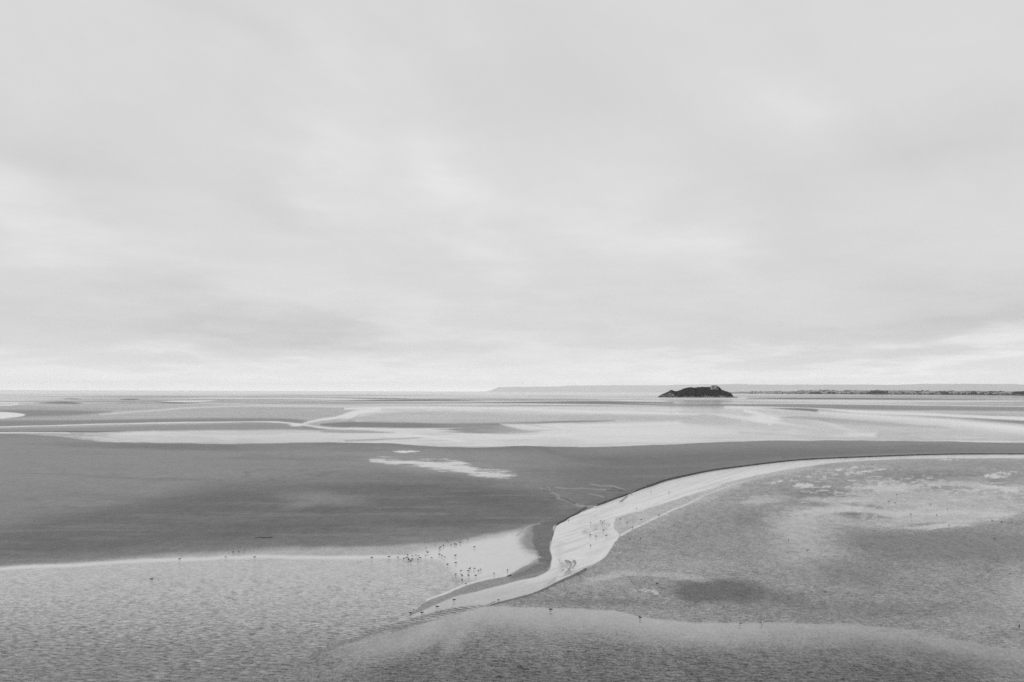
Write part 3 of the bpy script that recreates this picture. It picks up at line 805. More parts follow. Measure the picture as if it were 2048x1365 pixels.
WET = np.clip(WET, 0, 1)
TONE = np.clip(TONE, 0.03, 0.78)
RIP = np.clip(RIP, 0, 1)
# water lies a hand below the sand it has cut into
Z = 0.05 * np.clip(0.6 - WET, 0, 1) * sst(V0, 800, 900)


def build_sheet(name, fmask):
    fi = np.where(fmask)[0]
    r, c = fi // (nx - 1), fi % (nx - 1)
    a = r * nx + c
    quads = np.stack([a, a + 1, a + nx + 1, a + nx], 1)
    used_ = np.unique(quads)
    remap = np.full(N, -1, dtype=np.int64)
    remap[used_] = np.arange(len(used_))
    co = V3[used_].copy()
    co[:, 2] = Z[used_]
    me = bpy.data.meshes.new(name)
    me.vertices.add(len(used_))
    me.vertices.foreach_set('co', co.ravel().astype(np.float32))
    nf = len(quads)
    me.loops.add(nf * 4)
    me.polygons.add(nf)
    me.loops.foreach_set('vertex_index', remap[quads].ravel().astype(np.int32))
    me.polygons.foreach_set('loop_start', np.arange(0, nf * 4, 4, dtype=np.int32))
    me.update(calc_edges=True)
    me.polygons.foreach_set('use_smooth', np.ones(nf, bool))
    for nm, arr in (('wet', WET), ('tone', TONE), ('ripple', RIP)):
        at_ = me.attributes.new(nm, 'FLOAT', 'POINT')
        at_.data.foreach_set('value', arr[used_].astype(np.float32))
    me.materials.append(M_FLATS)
    o = bpy.data.objects.new(name, me)
    C.objects.link(o)
    o['kind'] = 'structure'
    return o


Rg = RID.reshape(ny, nx)[:-1, :-1].ravel()
o = build_sheet('tidal_flat_ground', Rg == SAND)
o['label'] = 'wide tidal flat of grey silty sand'
o = build_sheet('river_channel_water', Rg == CHANNEL)
o['label'] = 'pale shallow river channel winding across the flat'
o = build_sheet('shallow_water', Rg == SHALLOW)
o['label'] = 'rippled shallow water over the near sand'
o = build_sheet('tide_pool_water', Rg == POOL)
o['label'] = 'small bright tide pools left on the sand'
# the rest of the flat: beside and behind the camera
yn = float(Y[0])
E = 35000.0
vs = [(-E, -E, 0), (E, -E, 0), (E, yn, 0), (-E, yn, 0), (-1.6 * yn, yn, 0), (1.6 * yn, yn, 0),
      (-E, E / 1.6, 0), (E, E / 1.6, 0)]
fs = [(0, 1, 2, 5, 4, 3), (3, 4, 6), (5, 2, 7)]
o = link_mesh('outer_flat_ground', vs, fs, M_FLATS, smooth=False)
for nm, vl in (('wet', 0.2), ('tone', 0.22), ('ripple', 0.3)):
    at_ = o.data.attributes.new(nm, 'FLOAT', 'POINT')
    at_.data.foreach_set('value', [vl] * len(o.data.vertices))
o['kind'] = 'structure'
o['label'] = 'grey tidal sand stretching away outside the view'


# ------------------------------------------------------------------ undercut channel bank (a real step of eroded mud)
def bank_strip(name, pts, h0, h1, label):
    p = smooth_xy(pts, 26)
    n = len(p)
    verts, faces = [], []
    for i, (u, v) in enumerate(p):
        t = i / (n - 1)
        f = min(1, t * 9, (1 - t) * 9)
        h = (h0 + (h1 - h0) * t) * (0.15 + 0.85 * f) * random.uniform(0.85, 1.12)
        w = at(u, v)
        b = at(*(p[min(i + 1, n - 1)])) - at(*(p[max(i - 1, 0)]))
        nrm = Vector((-b.y, b.x, 0)).normalized()
        if nrm.y < 0:
            nrm = -nrm
        j = 0.12 * math.sin(i * 0.21) + random.uniform(-0.03, 0.03)
        for (off, z) in ((-0.25 + j, -0.03), (-0.05 + j * 0.6, h * 0.55), (0.18 + j * 0.5, h), (1.0, h * 1.02), (2.8, 0.03)):
            q_ = w + nrm * off
            verts.append((q_.x, q_.y, z))
    for i in range(n - 1):
        for k in range(4):
            a = i * 5 + k
            faces.append((a, a + 5, a + 6, a + 1))
    o_ = link_mesh(name, verts, faces, [M_BANK, M_FLATS], smooth=False, mat_idx=[0 if (i % 4) < 2 else 1 for i in range(len(faces))])
    for nm, vl in (('wet', 0.02), ('tone', 0.165), ('ripple', 0.2)):
        at2 = o_.data.attributes.new(nm, 'FLOAT', 'POINT')
        at2.data.foreach_set('value', [vl] * len(o_.data.vertices))
    return tag(o_, label, None, None, 'structure')


bank_strip('channel_bank', [(2200, 909), (2048, 909), (1900, 909.5), (1750, 914), (1600, 921), (1500, 932), (1420, 943), (1340, 960), (1300, 973), (1264, 986)], 0.30, 0.34, 'dark eroded mud step along the far channel bank')
bank_strip('channel_bank', [(1262, 987), (1240, 995), (1215, 1004), (1195, 1012)], 0.22, 0.22, 'short dark mud step between the two gully mouths')
bank_strip('channel_bank', [(1172, 1018), (1150, 1030), (1128, 1042), (1114, 1051)], 0.16, 0.12, 'dark mud step where the channel bends towards the sand neck')

# ------------------------------------------------------------------ rocky island
ISL_D = 2540.0
MPP = ISL_D / FPX
prof = np.array([(300, 430), (330, 425), (400, 378), (470, 350), (520, 325), (575, 290), (600, 300), (620, 315), (700, 315), (760, 290), (830, 260), (900, 245), (945, 238), (1000, 250), (1050, 240), (1170, 233), (1290, 233), (1330, 210), (1380, 195),
                 (1410, 205), (1460, 235), (1510, 290), (1560, 305), (1660, 340), (1700, 400), (1720, 412), (1780, 416), (1830, 430)], float)
pu = 1280 + prof[:, 0] / 9.31
phh = (430 - prof[:, 1]) / 9.31 * MPP
base = at(1392, 795.4)
isl_y = base.y + 28
isl_x0 = (pu - 1024) / FPX * isl_y
isl = empty('rocky_island', (float(isl_x0.mean()), isl_y, 0))
tag(isl, 'low dark rocky island covered in scrub standing out on the flats', 'island')
gx = np.linspace(isl_x0.min() - 1, isl_x0.max() + 1, 260)
gy = np.linspace(-52, 52, 84)
GX, GY = np.meshgrid(gx, gy, indexing='ij')
H = np.interp(GX, isl_x0, phh)
wid = 16 + 34 * np.clip(H / 24.0, 0, 1) ** 0.6
wid = wid * (1 + 0.22 * fbm(GX / 22, GY * 0 + 3, 41, 4))
t_ = np.abs(GY) / wid
cross = np.clip(1 - t_ ** 2.2, -0.3, 1)
HZ = 1.17 * H * cross
n_ = fbm(GX / 13, GY / 11, 42, 5, 0.6)
HZ = HZ + n_ * 2.6 * np.clip(HZ / 6, 0, 1) * np.clip(t_ * 1.6, 0.12, 1)
crag = np.abs(fbm(GX / 6, GY / 6, 44, 3))
HZ = HZ - crag * 3.0 * np.exp(-((HZ - 4) / 4) ** 2)
HZ = np.where(HZ < -0.6, -0.6, HZ)
cx = isl.location.x
vl = np.stack([(GX - cx).ravel(), GY.ravel(), HZ.ravel()], 1)
fl, mi = [], []
w_ = len(gy)
pale = fbm(GX / 16, GY / 10 + HZ / 3, 45, 4)
for i in range(len(gx) - 1):
    for j in range(w_ - 1):
        a = i * w_ + j
        if max(HZ[i, j], HZ[i + 1, j], HZ[i, j + 1], HZ[i + 1, j + 1]) <= -0.55:
            continue
        fl.append((a, a + w_, a + w_ + 1, a + 1))
        z, x = HZ[i, j], gx[i]
        uu_ = x / isl_y * FPX + 1024
        top = (1416 < uu_ < 1434) and z > 29
        leftrock = uu_ < 1343 and pale[i, j] > 0.05
        if z < 2.6:
            mi.append(1)
        elif z < 3.8 + 8.0 * pale[i, j] and pale[i, j] > -0.05:
            mi.append(0)
        elif top and pale[i, j] > -0.4 or leftrock and z < 16:
            mi.append(0)
        else:
            mi.append(2)
link_mesh('island_rock', vl, fl, [M_ROCK, M_TIDE, M_SCRUB], isl, False, mi)


def ico(sub):
    t = (1 + 5 ** 0.5) / 2
    v = [(-1, t, 0), (1, t, 0), (-1, -t, 0), (1, -t, 0), (0, -1, t), (0, 1, t), (0, -1, -t), (0, 1, -t), (t, 0, -1), (t, 0, 1), (-t, 0, -1), (-t, 0, 1)]
    f = [(0, 11, 5), (0, 5, 1), (0, 1, 7), (0, 7, 10), (0, 10, 11), (1, 5, 9), (5, 11, 4), (11, 10, 2), (10, 7, 6), (7, 1, 8), (3, 9, 4), (3, 4, 2), (3, 2, 6), (3, 6, 8), (3, 8, 9), (4, 9, 5), (2, 4, 11), (6, 2, 10), (8, 6, 7), (9, 8, 1)]
    v = [Vector(p).normalized() for p in v]
    for _ in range(sub):
        cache, nf = {}, []

        def mid(a, b):
            k = (min(a, b), max(a, b))
            if k not in cache:
                v.append(((v[a] + v[b]) / 2).normalized())
                cache[k] = len(v) - 1
            return cache[k]
        for (a, b, c) in f:
            x, y, z = mid(a, b), mid(b, c), mid(c, a)
            nf += [(a, x, z), (b, y, x), (c, z, y), (x, y, z)]
        f = nf
    return np.array([tuple(p) for p in v]), np.array(f)


I0, I1, I2 = ico(0), ico(1), ico(2)


def lumps(spots, base_ico, jag=0.3, seed=1):
    """many uneven lumps in one mesh: spots = (x, y, z, rx, ry, rz)"""
    r = np.random.default_rng(seed)
    bv, bf = base_ico
    vs_, fs_ = [], []
    for k, (x, y, z, a, b, c) in enumerate(spots):
        j = 1 + r.uniform(-jag, jag, (len(bv), 1))
        vs_.append(bv * j * np.array([a, b, c]) + np.array([x, y, z]))
        fs_.append(bf + k * len(bv))
    return np.concatenate(vs_), np.concatenate(fs_)


# scrub canopy: uneven bushes over the island
def island_z(x, y):
    i = min(max(int((x - gx[0]) / (gx[1] - gx[0])), 0), len(gx) - 1)
    j = min(max(int((y - gy[0]) / (gy[1] - gy[0])), 0), len(gy) - 1)
    return HZ[i, j], pale[i, j]


spots = []
while len(spots) < 2600:
    x, y = random.uniform(gx[0], gx[-1]), random.uniform(-48, 30)
    z, pl = island_z(x, y)
    uu_ = x / isl_y * FPX + 1024
    if z < 3.4 + 6.0 * max(pl, 0) or (1419 < uu_ < 1431 and z > 31 and random.random() < 0.7) or (uu_ < 1341 and random.random() < 0.6):
        continue
    r_ = random.uniform(0.9, 2.3)
    spots.append((x - cx, y, z - 0.3, r_, r_, r_ * random.uniform(0.5, 0.9)))
v_, f_ = lumps(spots, I1, 0.32, 3)
sc = link_mesh('scrub', v_, f_, M_SCRUB, isl, False)
sc['kind'] = 'stuff'
boul = []
for k in range(5):
    v_, f_ = lumps([(0, 0, 0, 1.0, 0.8, 0.75)], I1, 0.28, 60 + k)
    me = bpy.data.meshes.new('boulder')
    me.from_pydata([tuple(q_) for q_ in v_], [], [tuple(int(t) for t in q_) for q_ in f_])
    me.materials.append(M_ROCKW if k != 4 else M_ROCK)
    boul.append(me)
cnt = 0
while cnt < 95:
    x = random.uniform(gx[0] + 4, gx[-1] - 1)
    uu_ = x / isl_y * FPX + 1024
    wants = [(1318, 1345, 0.5), (1360, 1382, 0.7), (1393, 1416, 1.0), (1416, 1424, 1.0), (1424, 1445, 0.8)]
    pr_ = max([w for a, b, w in wants if a < uu_ < b] or [0.18])
    if random.random() > pr_:
        continue
    col_ = [(gy[j], island_z(x, gy[j])[0]) for j in range(len(gy) // 2)]
    tall = random.uniform(0.8, 6.5 if 1420 < uu_ < 1426 else 4.2)
    y = next((yy_ for yy_, z in col_ if z > tall), None)
    if y is None:
        continue
    b = bpy.data.objects.new('boulder', boul[random.randrange(5)])
    s_ = random.uniform(0.9, 2.0)
    b.location = (x - cx, y - 1.6, tall * 0.9)
    b.scale = (s_ * random.uniform(0.9, 1.6), s_, s_ * random.uniform(0.5, 1.0))
    b.rotation_euler = (random.uniform(-0.3, 0.3), random.uniform(-0.3, 0.3), random.uniform(0, 6))
    b.parent = isl
    C.objects.link(b)
    cnt += 1
for k in range(46):                       # bare crag at the summit and on the left horn
    if k < 34:
        uu_, lo_ = random.gauss(1426, 3.2), 0
    else:
        uu_, lo_ = random.uniform(1322, 1343), 0
    x = (uu_ - 1024) / FPX * isl_y
    zt, yb = max((island_z(x, yy_)[0], yy_) for yy_ in gy[:60])
    drop = random.uniform(0.0, 7.5 if k < 32 else 0.8 * zt)
    cand = [yy_ for yy_ in gy[:44] if island_z(x, yy_)[0] > zt - drop - 0.4]
    y = cand[0] if cand else yb
    b = bpy.data.objects.new('crag', boul[random.randrange(4)])
    s_ = random.uniform(0.5, 1.3)
    b.location = (x - cx, y, island_z(x, y)[0] + 0.1)
    b.scale = (s_, s_, s_ * random.uniform(0.6, 1.2))
    b.rotation_euler = (random.uniform(-0.4, 0.4), random.uniform(-0.4, 0.4), random.uniform(0, 6))
    b.parent = isl
    C.objects.link(b)


# ------------------------------------------------------------------ far headland, ridge and low coast
def ridge(name, D0, D1, pts, depth, mat, label, jag=0.05, seed=50, front=0.25, step=260):
    """terrain whose skyline has given apparent heights; D0..D1 distances at its ends"""
    us = np.arange(pts[0][0], pts[-1][0], step / ((D0 + D1) / 2) * FPX)
    pp = smooth_xy(pts, 10)
    hp = np.interp(us, pp[:, 0], pp[:, 1])
    D = np.interp(us, [us[0], us[-1]], [D0, D1])
    x = (us - 1024) / FPX * D
    rows = [(0.0, 0.0), (front * 0.5, 0.55), (front, 0.85), (0.6, 1.0), (1.0, 0.8), (1.3, 0.0)]
    verts, faces = [], []
    for j, (dy_, hh) in enumerate(rows):
        for i in range(len(us)):
            h = hp[i] / FPX * D[i] * hh
            nz = float(fbm(np.array([us[i] / 9.0]), np.array([j * 3.7]), seed, 4)[0])
            h = h * (1 + jag * nz)
            yq = D[i] + depth * dy_
            verts.append((x[i] * yq / D[i], yq, h if hh > 0 else -0.5))
    m = len(us)
    for j in range(len(rows) - 1):
        for i in range(m - 1):
            a = j * m + i
            faces.append((a, a + 1, a + m + 1, a + m))
    o_ = link_mesh(name, verts, faces, mat)
    return tag(o_, label, None, None, 'structure')


# heights in photograph steps above the flats' far edge
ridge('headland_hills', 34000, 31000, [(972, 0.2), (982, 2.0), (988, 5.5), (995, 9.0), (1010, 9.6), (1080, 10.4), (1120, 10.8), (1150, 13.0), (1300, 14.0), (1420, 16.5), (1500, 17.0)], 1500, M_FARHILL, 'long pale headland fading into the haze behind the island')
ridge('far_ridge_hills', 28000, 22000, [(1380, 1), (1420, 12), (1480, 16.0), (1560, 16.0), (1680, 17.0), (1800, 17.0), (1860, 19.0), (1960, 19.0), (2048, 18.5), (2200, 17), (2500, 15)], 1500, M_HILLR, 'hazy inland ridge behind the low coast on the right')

# low coast: gentle slope of fields
def coast_D(u):
    return float(np.interp(u, [1430, 1700, 2048, 2600], [9800, 8300, 6100, 4800]))


def coast_h(u, t):
    """ground height of the coastal slope a fraction t inland"""
    top = float(np.interp(u, [1430, 1480, 1560, 1640, 1800, 2048, 2600], [0.2, 3.5, 5.5, 8.0, 8.5, 8.0, 7.0]))
    H_ = top / FPX * coast_D(u)
    base_ = float(np.interp(u, [1430, 1560, 2600], [0.0, 1.5, 2.5]))
    return base_ * min(1, t * 30) + H_ * (max(t - 0.08, 0) / 0.92) ** 0.8


us = np.arange(1430, 2600, 5.0)
ts = [0, 0.03, 0.08, 0.2, 0.35, 0.5, 0.65, 0.8, 1.0, 1.25]
cv, cf = [], []
for j, t in enumerate(ts):
    for u in us:
        D = coast_D(u) + 1500 * t
        z = coast_h(u, min(t, 1.0)) + (6 * float(fbm(np.array([u / 30.0]), np.array([t * 5]), 71, 3)[0]) if t > 0.1 else 0)
        if t == 0:
            z = -0.3
        if t == 1.25:
            z = -1.0 + 0.6 * z
        cv.append(((u - 1024) / FPX * D, D, max(z, -0.5)))
m = len(us)
for j in range(len(ts) - 1):
    for i in range(m - 1):
        a = j * m + i
        cf.append((a, a + 1, a + m + 1, a + m))
tag(link_mesh('coastal_slope_terrain', cv, cf, M_FIELD), 'low coast of pale fields rising behind the flats on the right', None, None, 'structure')
# salt-marsh edge: a low dark step along the shore
mv, mf = [], []
for i, u in enumerate(us):
    D = coast_D(u) - 60
    hgt = float(np.interp(u, [1430, 1560, 1700, 2048], [0.0, 2.0, 7.0, 9.0])) * (0.8 + 0.3 * random.random())
    for (dy_, z) in ((0, -0.3), (6, hgt), (60, hgt * 1.05)):
        mv.append(((u - 1024) / FPX * (D + dy_), D + dy_, z))
for i in range(m - 1):
    for k in range(2):
        a = i * 3 + k
        mf.append((a, a + 3, a + 4, a + 1))
tag(link_mesh('salt_marsh_terrain', mv, mf, M_HEDGE), 'dark low salt marsh edge along the right-hand shore', None, None, 'structure')


def tree_mesh(seed, wide):
    r = random.Random(seed)
    sp_ = []
    for k in range(13):
        a = r.uniform(0, 6.283)
        rr = r.uniform(0, 0.42) * wide
        sp_.append((math.cos(a) * rr, math.sin(a) * rr, r.uniform(0.28, 0.80), r.uniform(0.16, 0.30) * wide, r.uniform(0.16, 0.30) * wide, r.uniform(0.13, 0.24)))
    v, f = lumps(sp_, I1, 0.30, seed)
    me = bpy.data.meshes.new('crown')
    me.from_pydata([tuple(q_) for q_ in v], [], [tuple(int(t) for t in q_) for q_ in f])
    me.materials.append(M_TREE)
    return me


CROWNS = [tree_mesh(s, w) for s, w in ((1, 1.0), (2, 1.3), (3, 0.8), (4, 1.5), (5, 1.1), (6, 0.55))]
tv, tf = [], []
for i, (z, r_) in enumerate([(-0.05, 0.035), (0.1, 0.028), (0.3, 0.022), (0.55, 0.012)]):
    for k in range(6):
        tv.append((math.cos(k * 1.047) * r_ + 0.01 * i, math.sin(k * 1.047) * r_, z))
for i in range(3):
    for k in range(6):
        a, b = i * 6 + k, i * 6 + (k + 1) % 6
        tf.append((a, b, b + 6, a + 6))
TRUNK = bpy.data.meshes.new('trunk')
TRUNK.from_pydata(tv, [], tf)
TRUNK.materials.append(M_BARK)
proto_t = {}


def tree(u, t, h, k, label, group, lift=0.0):
    D = coast_D(u) + 1500 * t
    z = coast_h(u, min(t, 1)) if t > 0 else float(np.interp(u, [1430, 1560, 1700, 2048], [0, 1, 3, 4]))
    root = empty('tree', ((u - 1024) / FPX * D, D, z + lift - 0.5))
    root.scale = (h, h, h)
    root.rotation_euler = (0, 0, random.uniform(0, 6.28))
    tag(root, label, 'tree', group)
    for nm, me in (('trunk', TRUNK), ('crown', CROWNS[k])):
        c = bpy.data.objects.new(nm, me)
        c.parent = root
        C.objects.link(c)
    return root


GRP = 'trees along the far right shore'
# the dark groves one can make out: (u centre, width in steps, tallest in steps)
GROVES = [(1752, 34, 8.5, 'dark tree in the tall dense grove near the middle of the far shore', 'dense grove by the far shore'),
          (1768, 12, 7.0, 'dark tree at the right end of the tall dense grove', 'right end of the dense grove'),
          (1886, 9, 6.5, 'dark tree in the left of two small black groves on the far shore', 'left small black grove'),
          (1893, 6, 6.0, 'dark tree in the right of two small black groves on the far shore', 'right small black grove'),
          (1946, 10, 6.5, 'dark tree in a small grove right of the two black groves', 'small grove near the right edge'),
          (1961, 9, 5.5, 'dark tree in a low grove near the right end of the shore', 'low grove near the right edge'),
          (2032, 16, 9.0, 'tall tree on the far shore close to the right frame edge', 'tall uneven trees by the right edge'),
          (2047, 4, 9.5, 'dark tree cut by the right frame edge on the far shore', 'trees cut by the right frame edge'),
          (1630, 26, 4.5, 'dark tree in the long low grove right of the island', 'long low grove right of the island')]
for (uc, wd, hh, lab, grp) in GROVES:
    nT = max(4, int(wd * 0.8))
    for k in range(nT):
        u = uc + (k / (nT - 1) - 0.5) * wd + random.uniform(-1, 1)
        prof_ = math.cos((u - uc) / wd * 2.2)
        h = hh * max(0.5, prof_) * random.uniform(0.75, 1.1) / FPX * coast_D(u)
        tree(u, random.uniform(0.0, 0.05), h, random.choice((0, 1, 3, 4)), lab, grp)
SECT = [1612, 1645, 1676, 1702, 1734, 1782, 1818, 1845, 1878, 1902, 1938, 1972, 2004, 2040]
SECTN = ['left of the long low grove', 'beside the long low grove', 'just right of the long low grove', 'beside the lone white shore house', 'left of the tall dense grove',
         'around the tall dense grove', 'just right of the tall dense grove', 'by the white field house', 'left of the two black groves', 'beside the two black groves',
         'right of the two black groves', 'around the two low groves', 'by the white shore buildings', 'near the tall uneven trees', 'at the right frame edge']
for k in range(130):
    u = random.uniform(1560, 2100)
    t = random.choice((0.0, 0.0, 0.01, 0.02, 0.05, 0.12, 0.3))
    h = random.uniform(2.0, 4.6) * (1 if t < 0.1 else 0.6) / FPX * coast_D(u)
    k_ = sum(u > q_ for q_ in SECT)
    tree(u, t, h, random.randrange(6), 'small dark tree on the low far coast ' + SECTN[k_], 'far coast trees ' + SECTN[k_])
for k in range(16):
    u = random.uniform(1450, 1560)
    tree(u, 0.03, random.uniform(1.2, 2.4) / FPX * coast_D(u), random.choice((0, 2, 5)), 'tiny faint tree on the thin far shore just right of the island', 'faint trees right of the island')
# hedgerows between fields
spots = []
for k in range(900):
    row = random.choice((0.04, 0.1, 0.18, 0.28, 0.4, 0.52, 0.66, 0.8, 0.95))
    u = random.uniform(1500, 2200)
    if math.sin(u * 0.13 + row * 40) + 0.6 * math.sin(u * 0.041 + row * 17) < -0.1:
        continue
    D = coast_D(u) + 1500 * row
    z = coast_h(u, row)
    r_ = random.uniform(4, 11)
    spots.append(((u - 1024) / FPX * D, D, z + 1, r_ * 1.8, r_, r_ * random.uniform(0.35, 0.8)))
v_, f_ = lumps(spots, I0, 0.3, 9)
tag(link_mesh('hedgerow', v_, f_, M_HEDGE, None, False), 'broken hedgerows between the fields of the low far coast', 'hedgerow', None, 'stuff')


def prism(name, pts, faces, mat, parent):
    return link_mesh(name, pts, faces, mat, parent, False)


HOUSE = {}


def house(u, t, w, label):
    D = coast_D(u) + 1500 * t
    root = empty('house', ((u - 1024) / FPX * D, D, coast_h(u, t) - 0.3))
    root.rotation_euler = (0, 0, random.uniform(-0.5, 0.5))
    root.scale = (w / 10,) * 3
    tag(root, label, 'house', 'small pale houses on the far coast')
    if not HOUSE:
        def mk(nm, v, f, mt_):
            me = bpy.data.meshes.new(nm)
            me.from_pydata(v, [], f)
            me.materials.append(mt_)
            HOUSE[nm] = me
        mk('wall', [(-6, -3.5, 0), (6, -3.5, 0), (6, 3.5, 0), (-6, 3.5, 0), (-6, -3.5, 5), (6, -3.5, 5), (6, 3.5, 5), (-6, 3.5, 5), (-6, 0, 7.8), (6, 0, 7.8)],
           [(0, 1, 5, 4), (1, 2, 6, 9, 5), (2, 3, 7, 6), (3, 0, 4, 8, 7)], M_WALL)
        mk('roof', [(-6.4, -4, 4.7), (6.4, -4, 4.7), (6.4, 0, 8.1), (-6.4, 0, 8.1), (6.4, 4, 4.7), (-6.4, 4, 4.7), (-6.4, -4, 4.9), (6.4, -4, 4.9), (6.4, 0, 8.3), (-6.4, 0, 8.3), (6.4, 4, 4.9), (-6.4, 4, 4.9)],
           [(0, 1, 2, 3), (3, 2, 4, 5), (6, 7, 8, 9), (9, 8, 10, 11), (0, 1, 7, 6), (5, 4, 10, 11), (1, 2, 8, 7), (0, 3, 9, 6), (2, 4, 10, 8), (3, 5, 11, 9)], M_ROOF)
        wv, wf = [], []
        for cx_ in (-4, -1.4, 1.4, 4):
            n0 = len(wv)
            wv += [(cx_ - 0.5, -3.54, 1.6), (cx_ + 0.5, -3.54, 1.6), (cx_ + 0.5, -3.54, 3.1), (cx_ - 0.5, -3.54, 3.1)]
            wf.append((n0, n0 + 1, n0 + 2, n0 + 3))
        mk('window', wv[:4], wf[:1], M_PANE)
    for nm in ('wall', 'roof'):
        c = bpy.data.objects.new(nm, HOUSE[nm])
        c.parent = root
        C.objects.link(c)
    for k in range(4):
        c = bpy.data.objects.new('window', HOUSE['window'])
        c.location = (k * 2.6, 0, 0)
        c.parent = root
        C.objects.link(c)


for (u, t, w, lab) in [(1778, 0.03, 17, 'white house at the right foot of the tall dense grove'), (1583, 0.5, 12, 'pale house on the far slope just right of the island'),
                       (1671, 0.6, 13, 'pale house high on the slope above the long low grove'), (1686, 0.12, 15, 'white house on the shore left of the tall dense grove'),
                       (1716, 0.7, 13, 'pale house on the skyline above the middle of the far coast'), (1808, 0.6, 12, 'pale house on the slope right of the tall dense grove'),
                       (1829, 0.35, 12, 'small white house in the fields between the dense grove and the black groves'), (1856, 0.8, 13, 'pale house near the skyline left of the two black groves'),
                       (1868, 0.6, 12, 'pale house just above the two small black groves'), (1915, 0.4, 12, 'small pale house right of the two small black groves'),
                       (1984, 0.02, 16, 'long white building low on the shore near the right frame edge'), (1997, 0.02, 13, 'short white building low on the shore near the right frame edge'),
                       (2013, 0.5, 12, 'pale house among fields near the right frame edge')]:
    house(u, t, w, lab)


# ------------------------------------------------------------------ birds
def loft(path, rings):
    """closed tube through stations (x, z, half width, half height) in the bird's own plane"""
    n = 10
    v, f = [], []
    for (x, z, a, b) in path:
        for k in range(n):
            t = 2 * math.pi * k / n
            v.append((x, a * math.cos(t), z + b * math.sin(t)))
    for i in range(len(path) - 1):
        for k in range(n):
            p0, p1 = i * n + k, i * n + (k + 1) % n
            f.append((p0, p1, p1 + n, p0 + n))
    f.append(tuple(range(n))[::-1])
    f.append(tuple(range((len(path) - 1) * n, len(path) * n)))
    return v, f


POSES = {
    'upright': [(-0.27, 0.205, 0.012, 0.006), (-0.20, 0.215, 0.035, 0.014), (-0.13, 0.225, 0.055, 0.040), (-0.05, 0.225, 0.074, 0.066), (0.03, 0.235, 0.078, 0.076), (0.09, 0.265, 0.062, 0.066),
                (0.125, 0.305, 0.040, 0.042), (0.140, 0.340, 0.034, 0.034), (0.155, 0.372, 0.036, 0.033), (0.178, 0.380, 0.030, 0.026), (0.196, 0.378, 0.014, 0.013)],
    'hunched': [(-0.28, 0.195, 0.012, 0.006), (-0.20, 0.205, 0.036, 0.014), (-0.12, 0.215, 0.060, 0.044), (-0.04, 0.222, 0.080, 0.072), (0.04, 0.235, 0.082, 0.078), (0.09, 0.265, 0.064, 0.062),
                (0.115, 0.300, 0.046, 0.044), (0.135, 0.315, 0.038, 0.036), (0.160, 0.318, 0.032, 0.028), (0.178, 0.315, 0.014, 0.013)],
    'feeding': [(-0.25, 0.270, 0.012, 0.006), (-0.18, 0.258, 0.035, 0.014), (-0.11, 0.245, 0.058, 0.042), (-0.03, 0.228, 0.076, 0.068), (0.05, 0.208, 0.074, 0.068), (0.11, 0.180, 0.054, 0.052),
                (0.155, 0.140, 0.036, 0.036), (0.190, 0.100, 0.034, 0.034), (0.208, 0.075, 0.028, 0.026), (0.216, 0.058, 0.013, 0.012)],
}


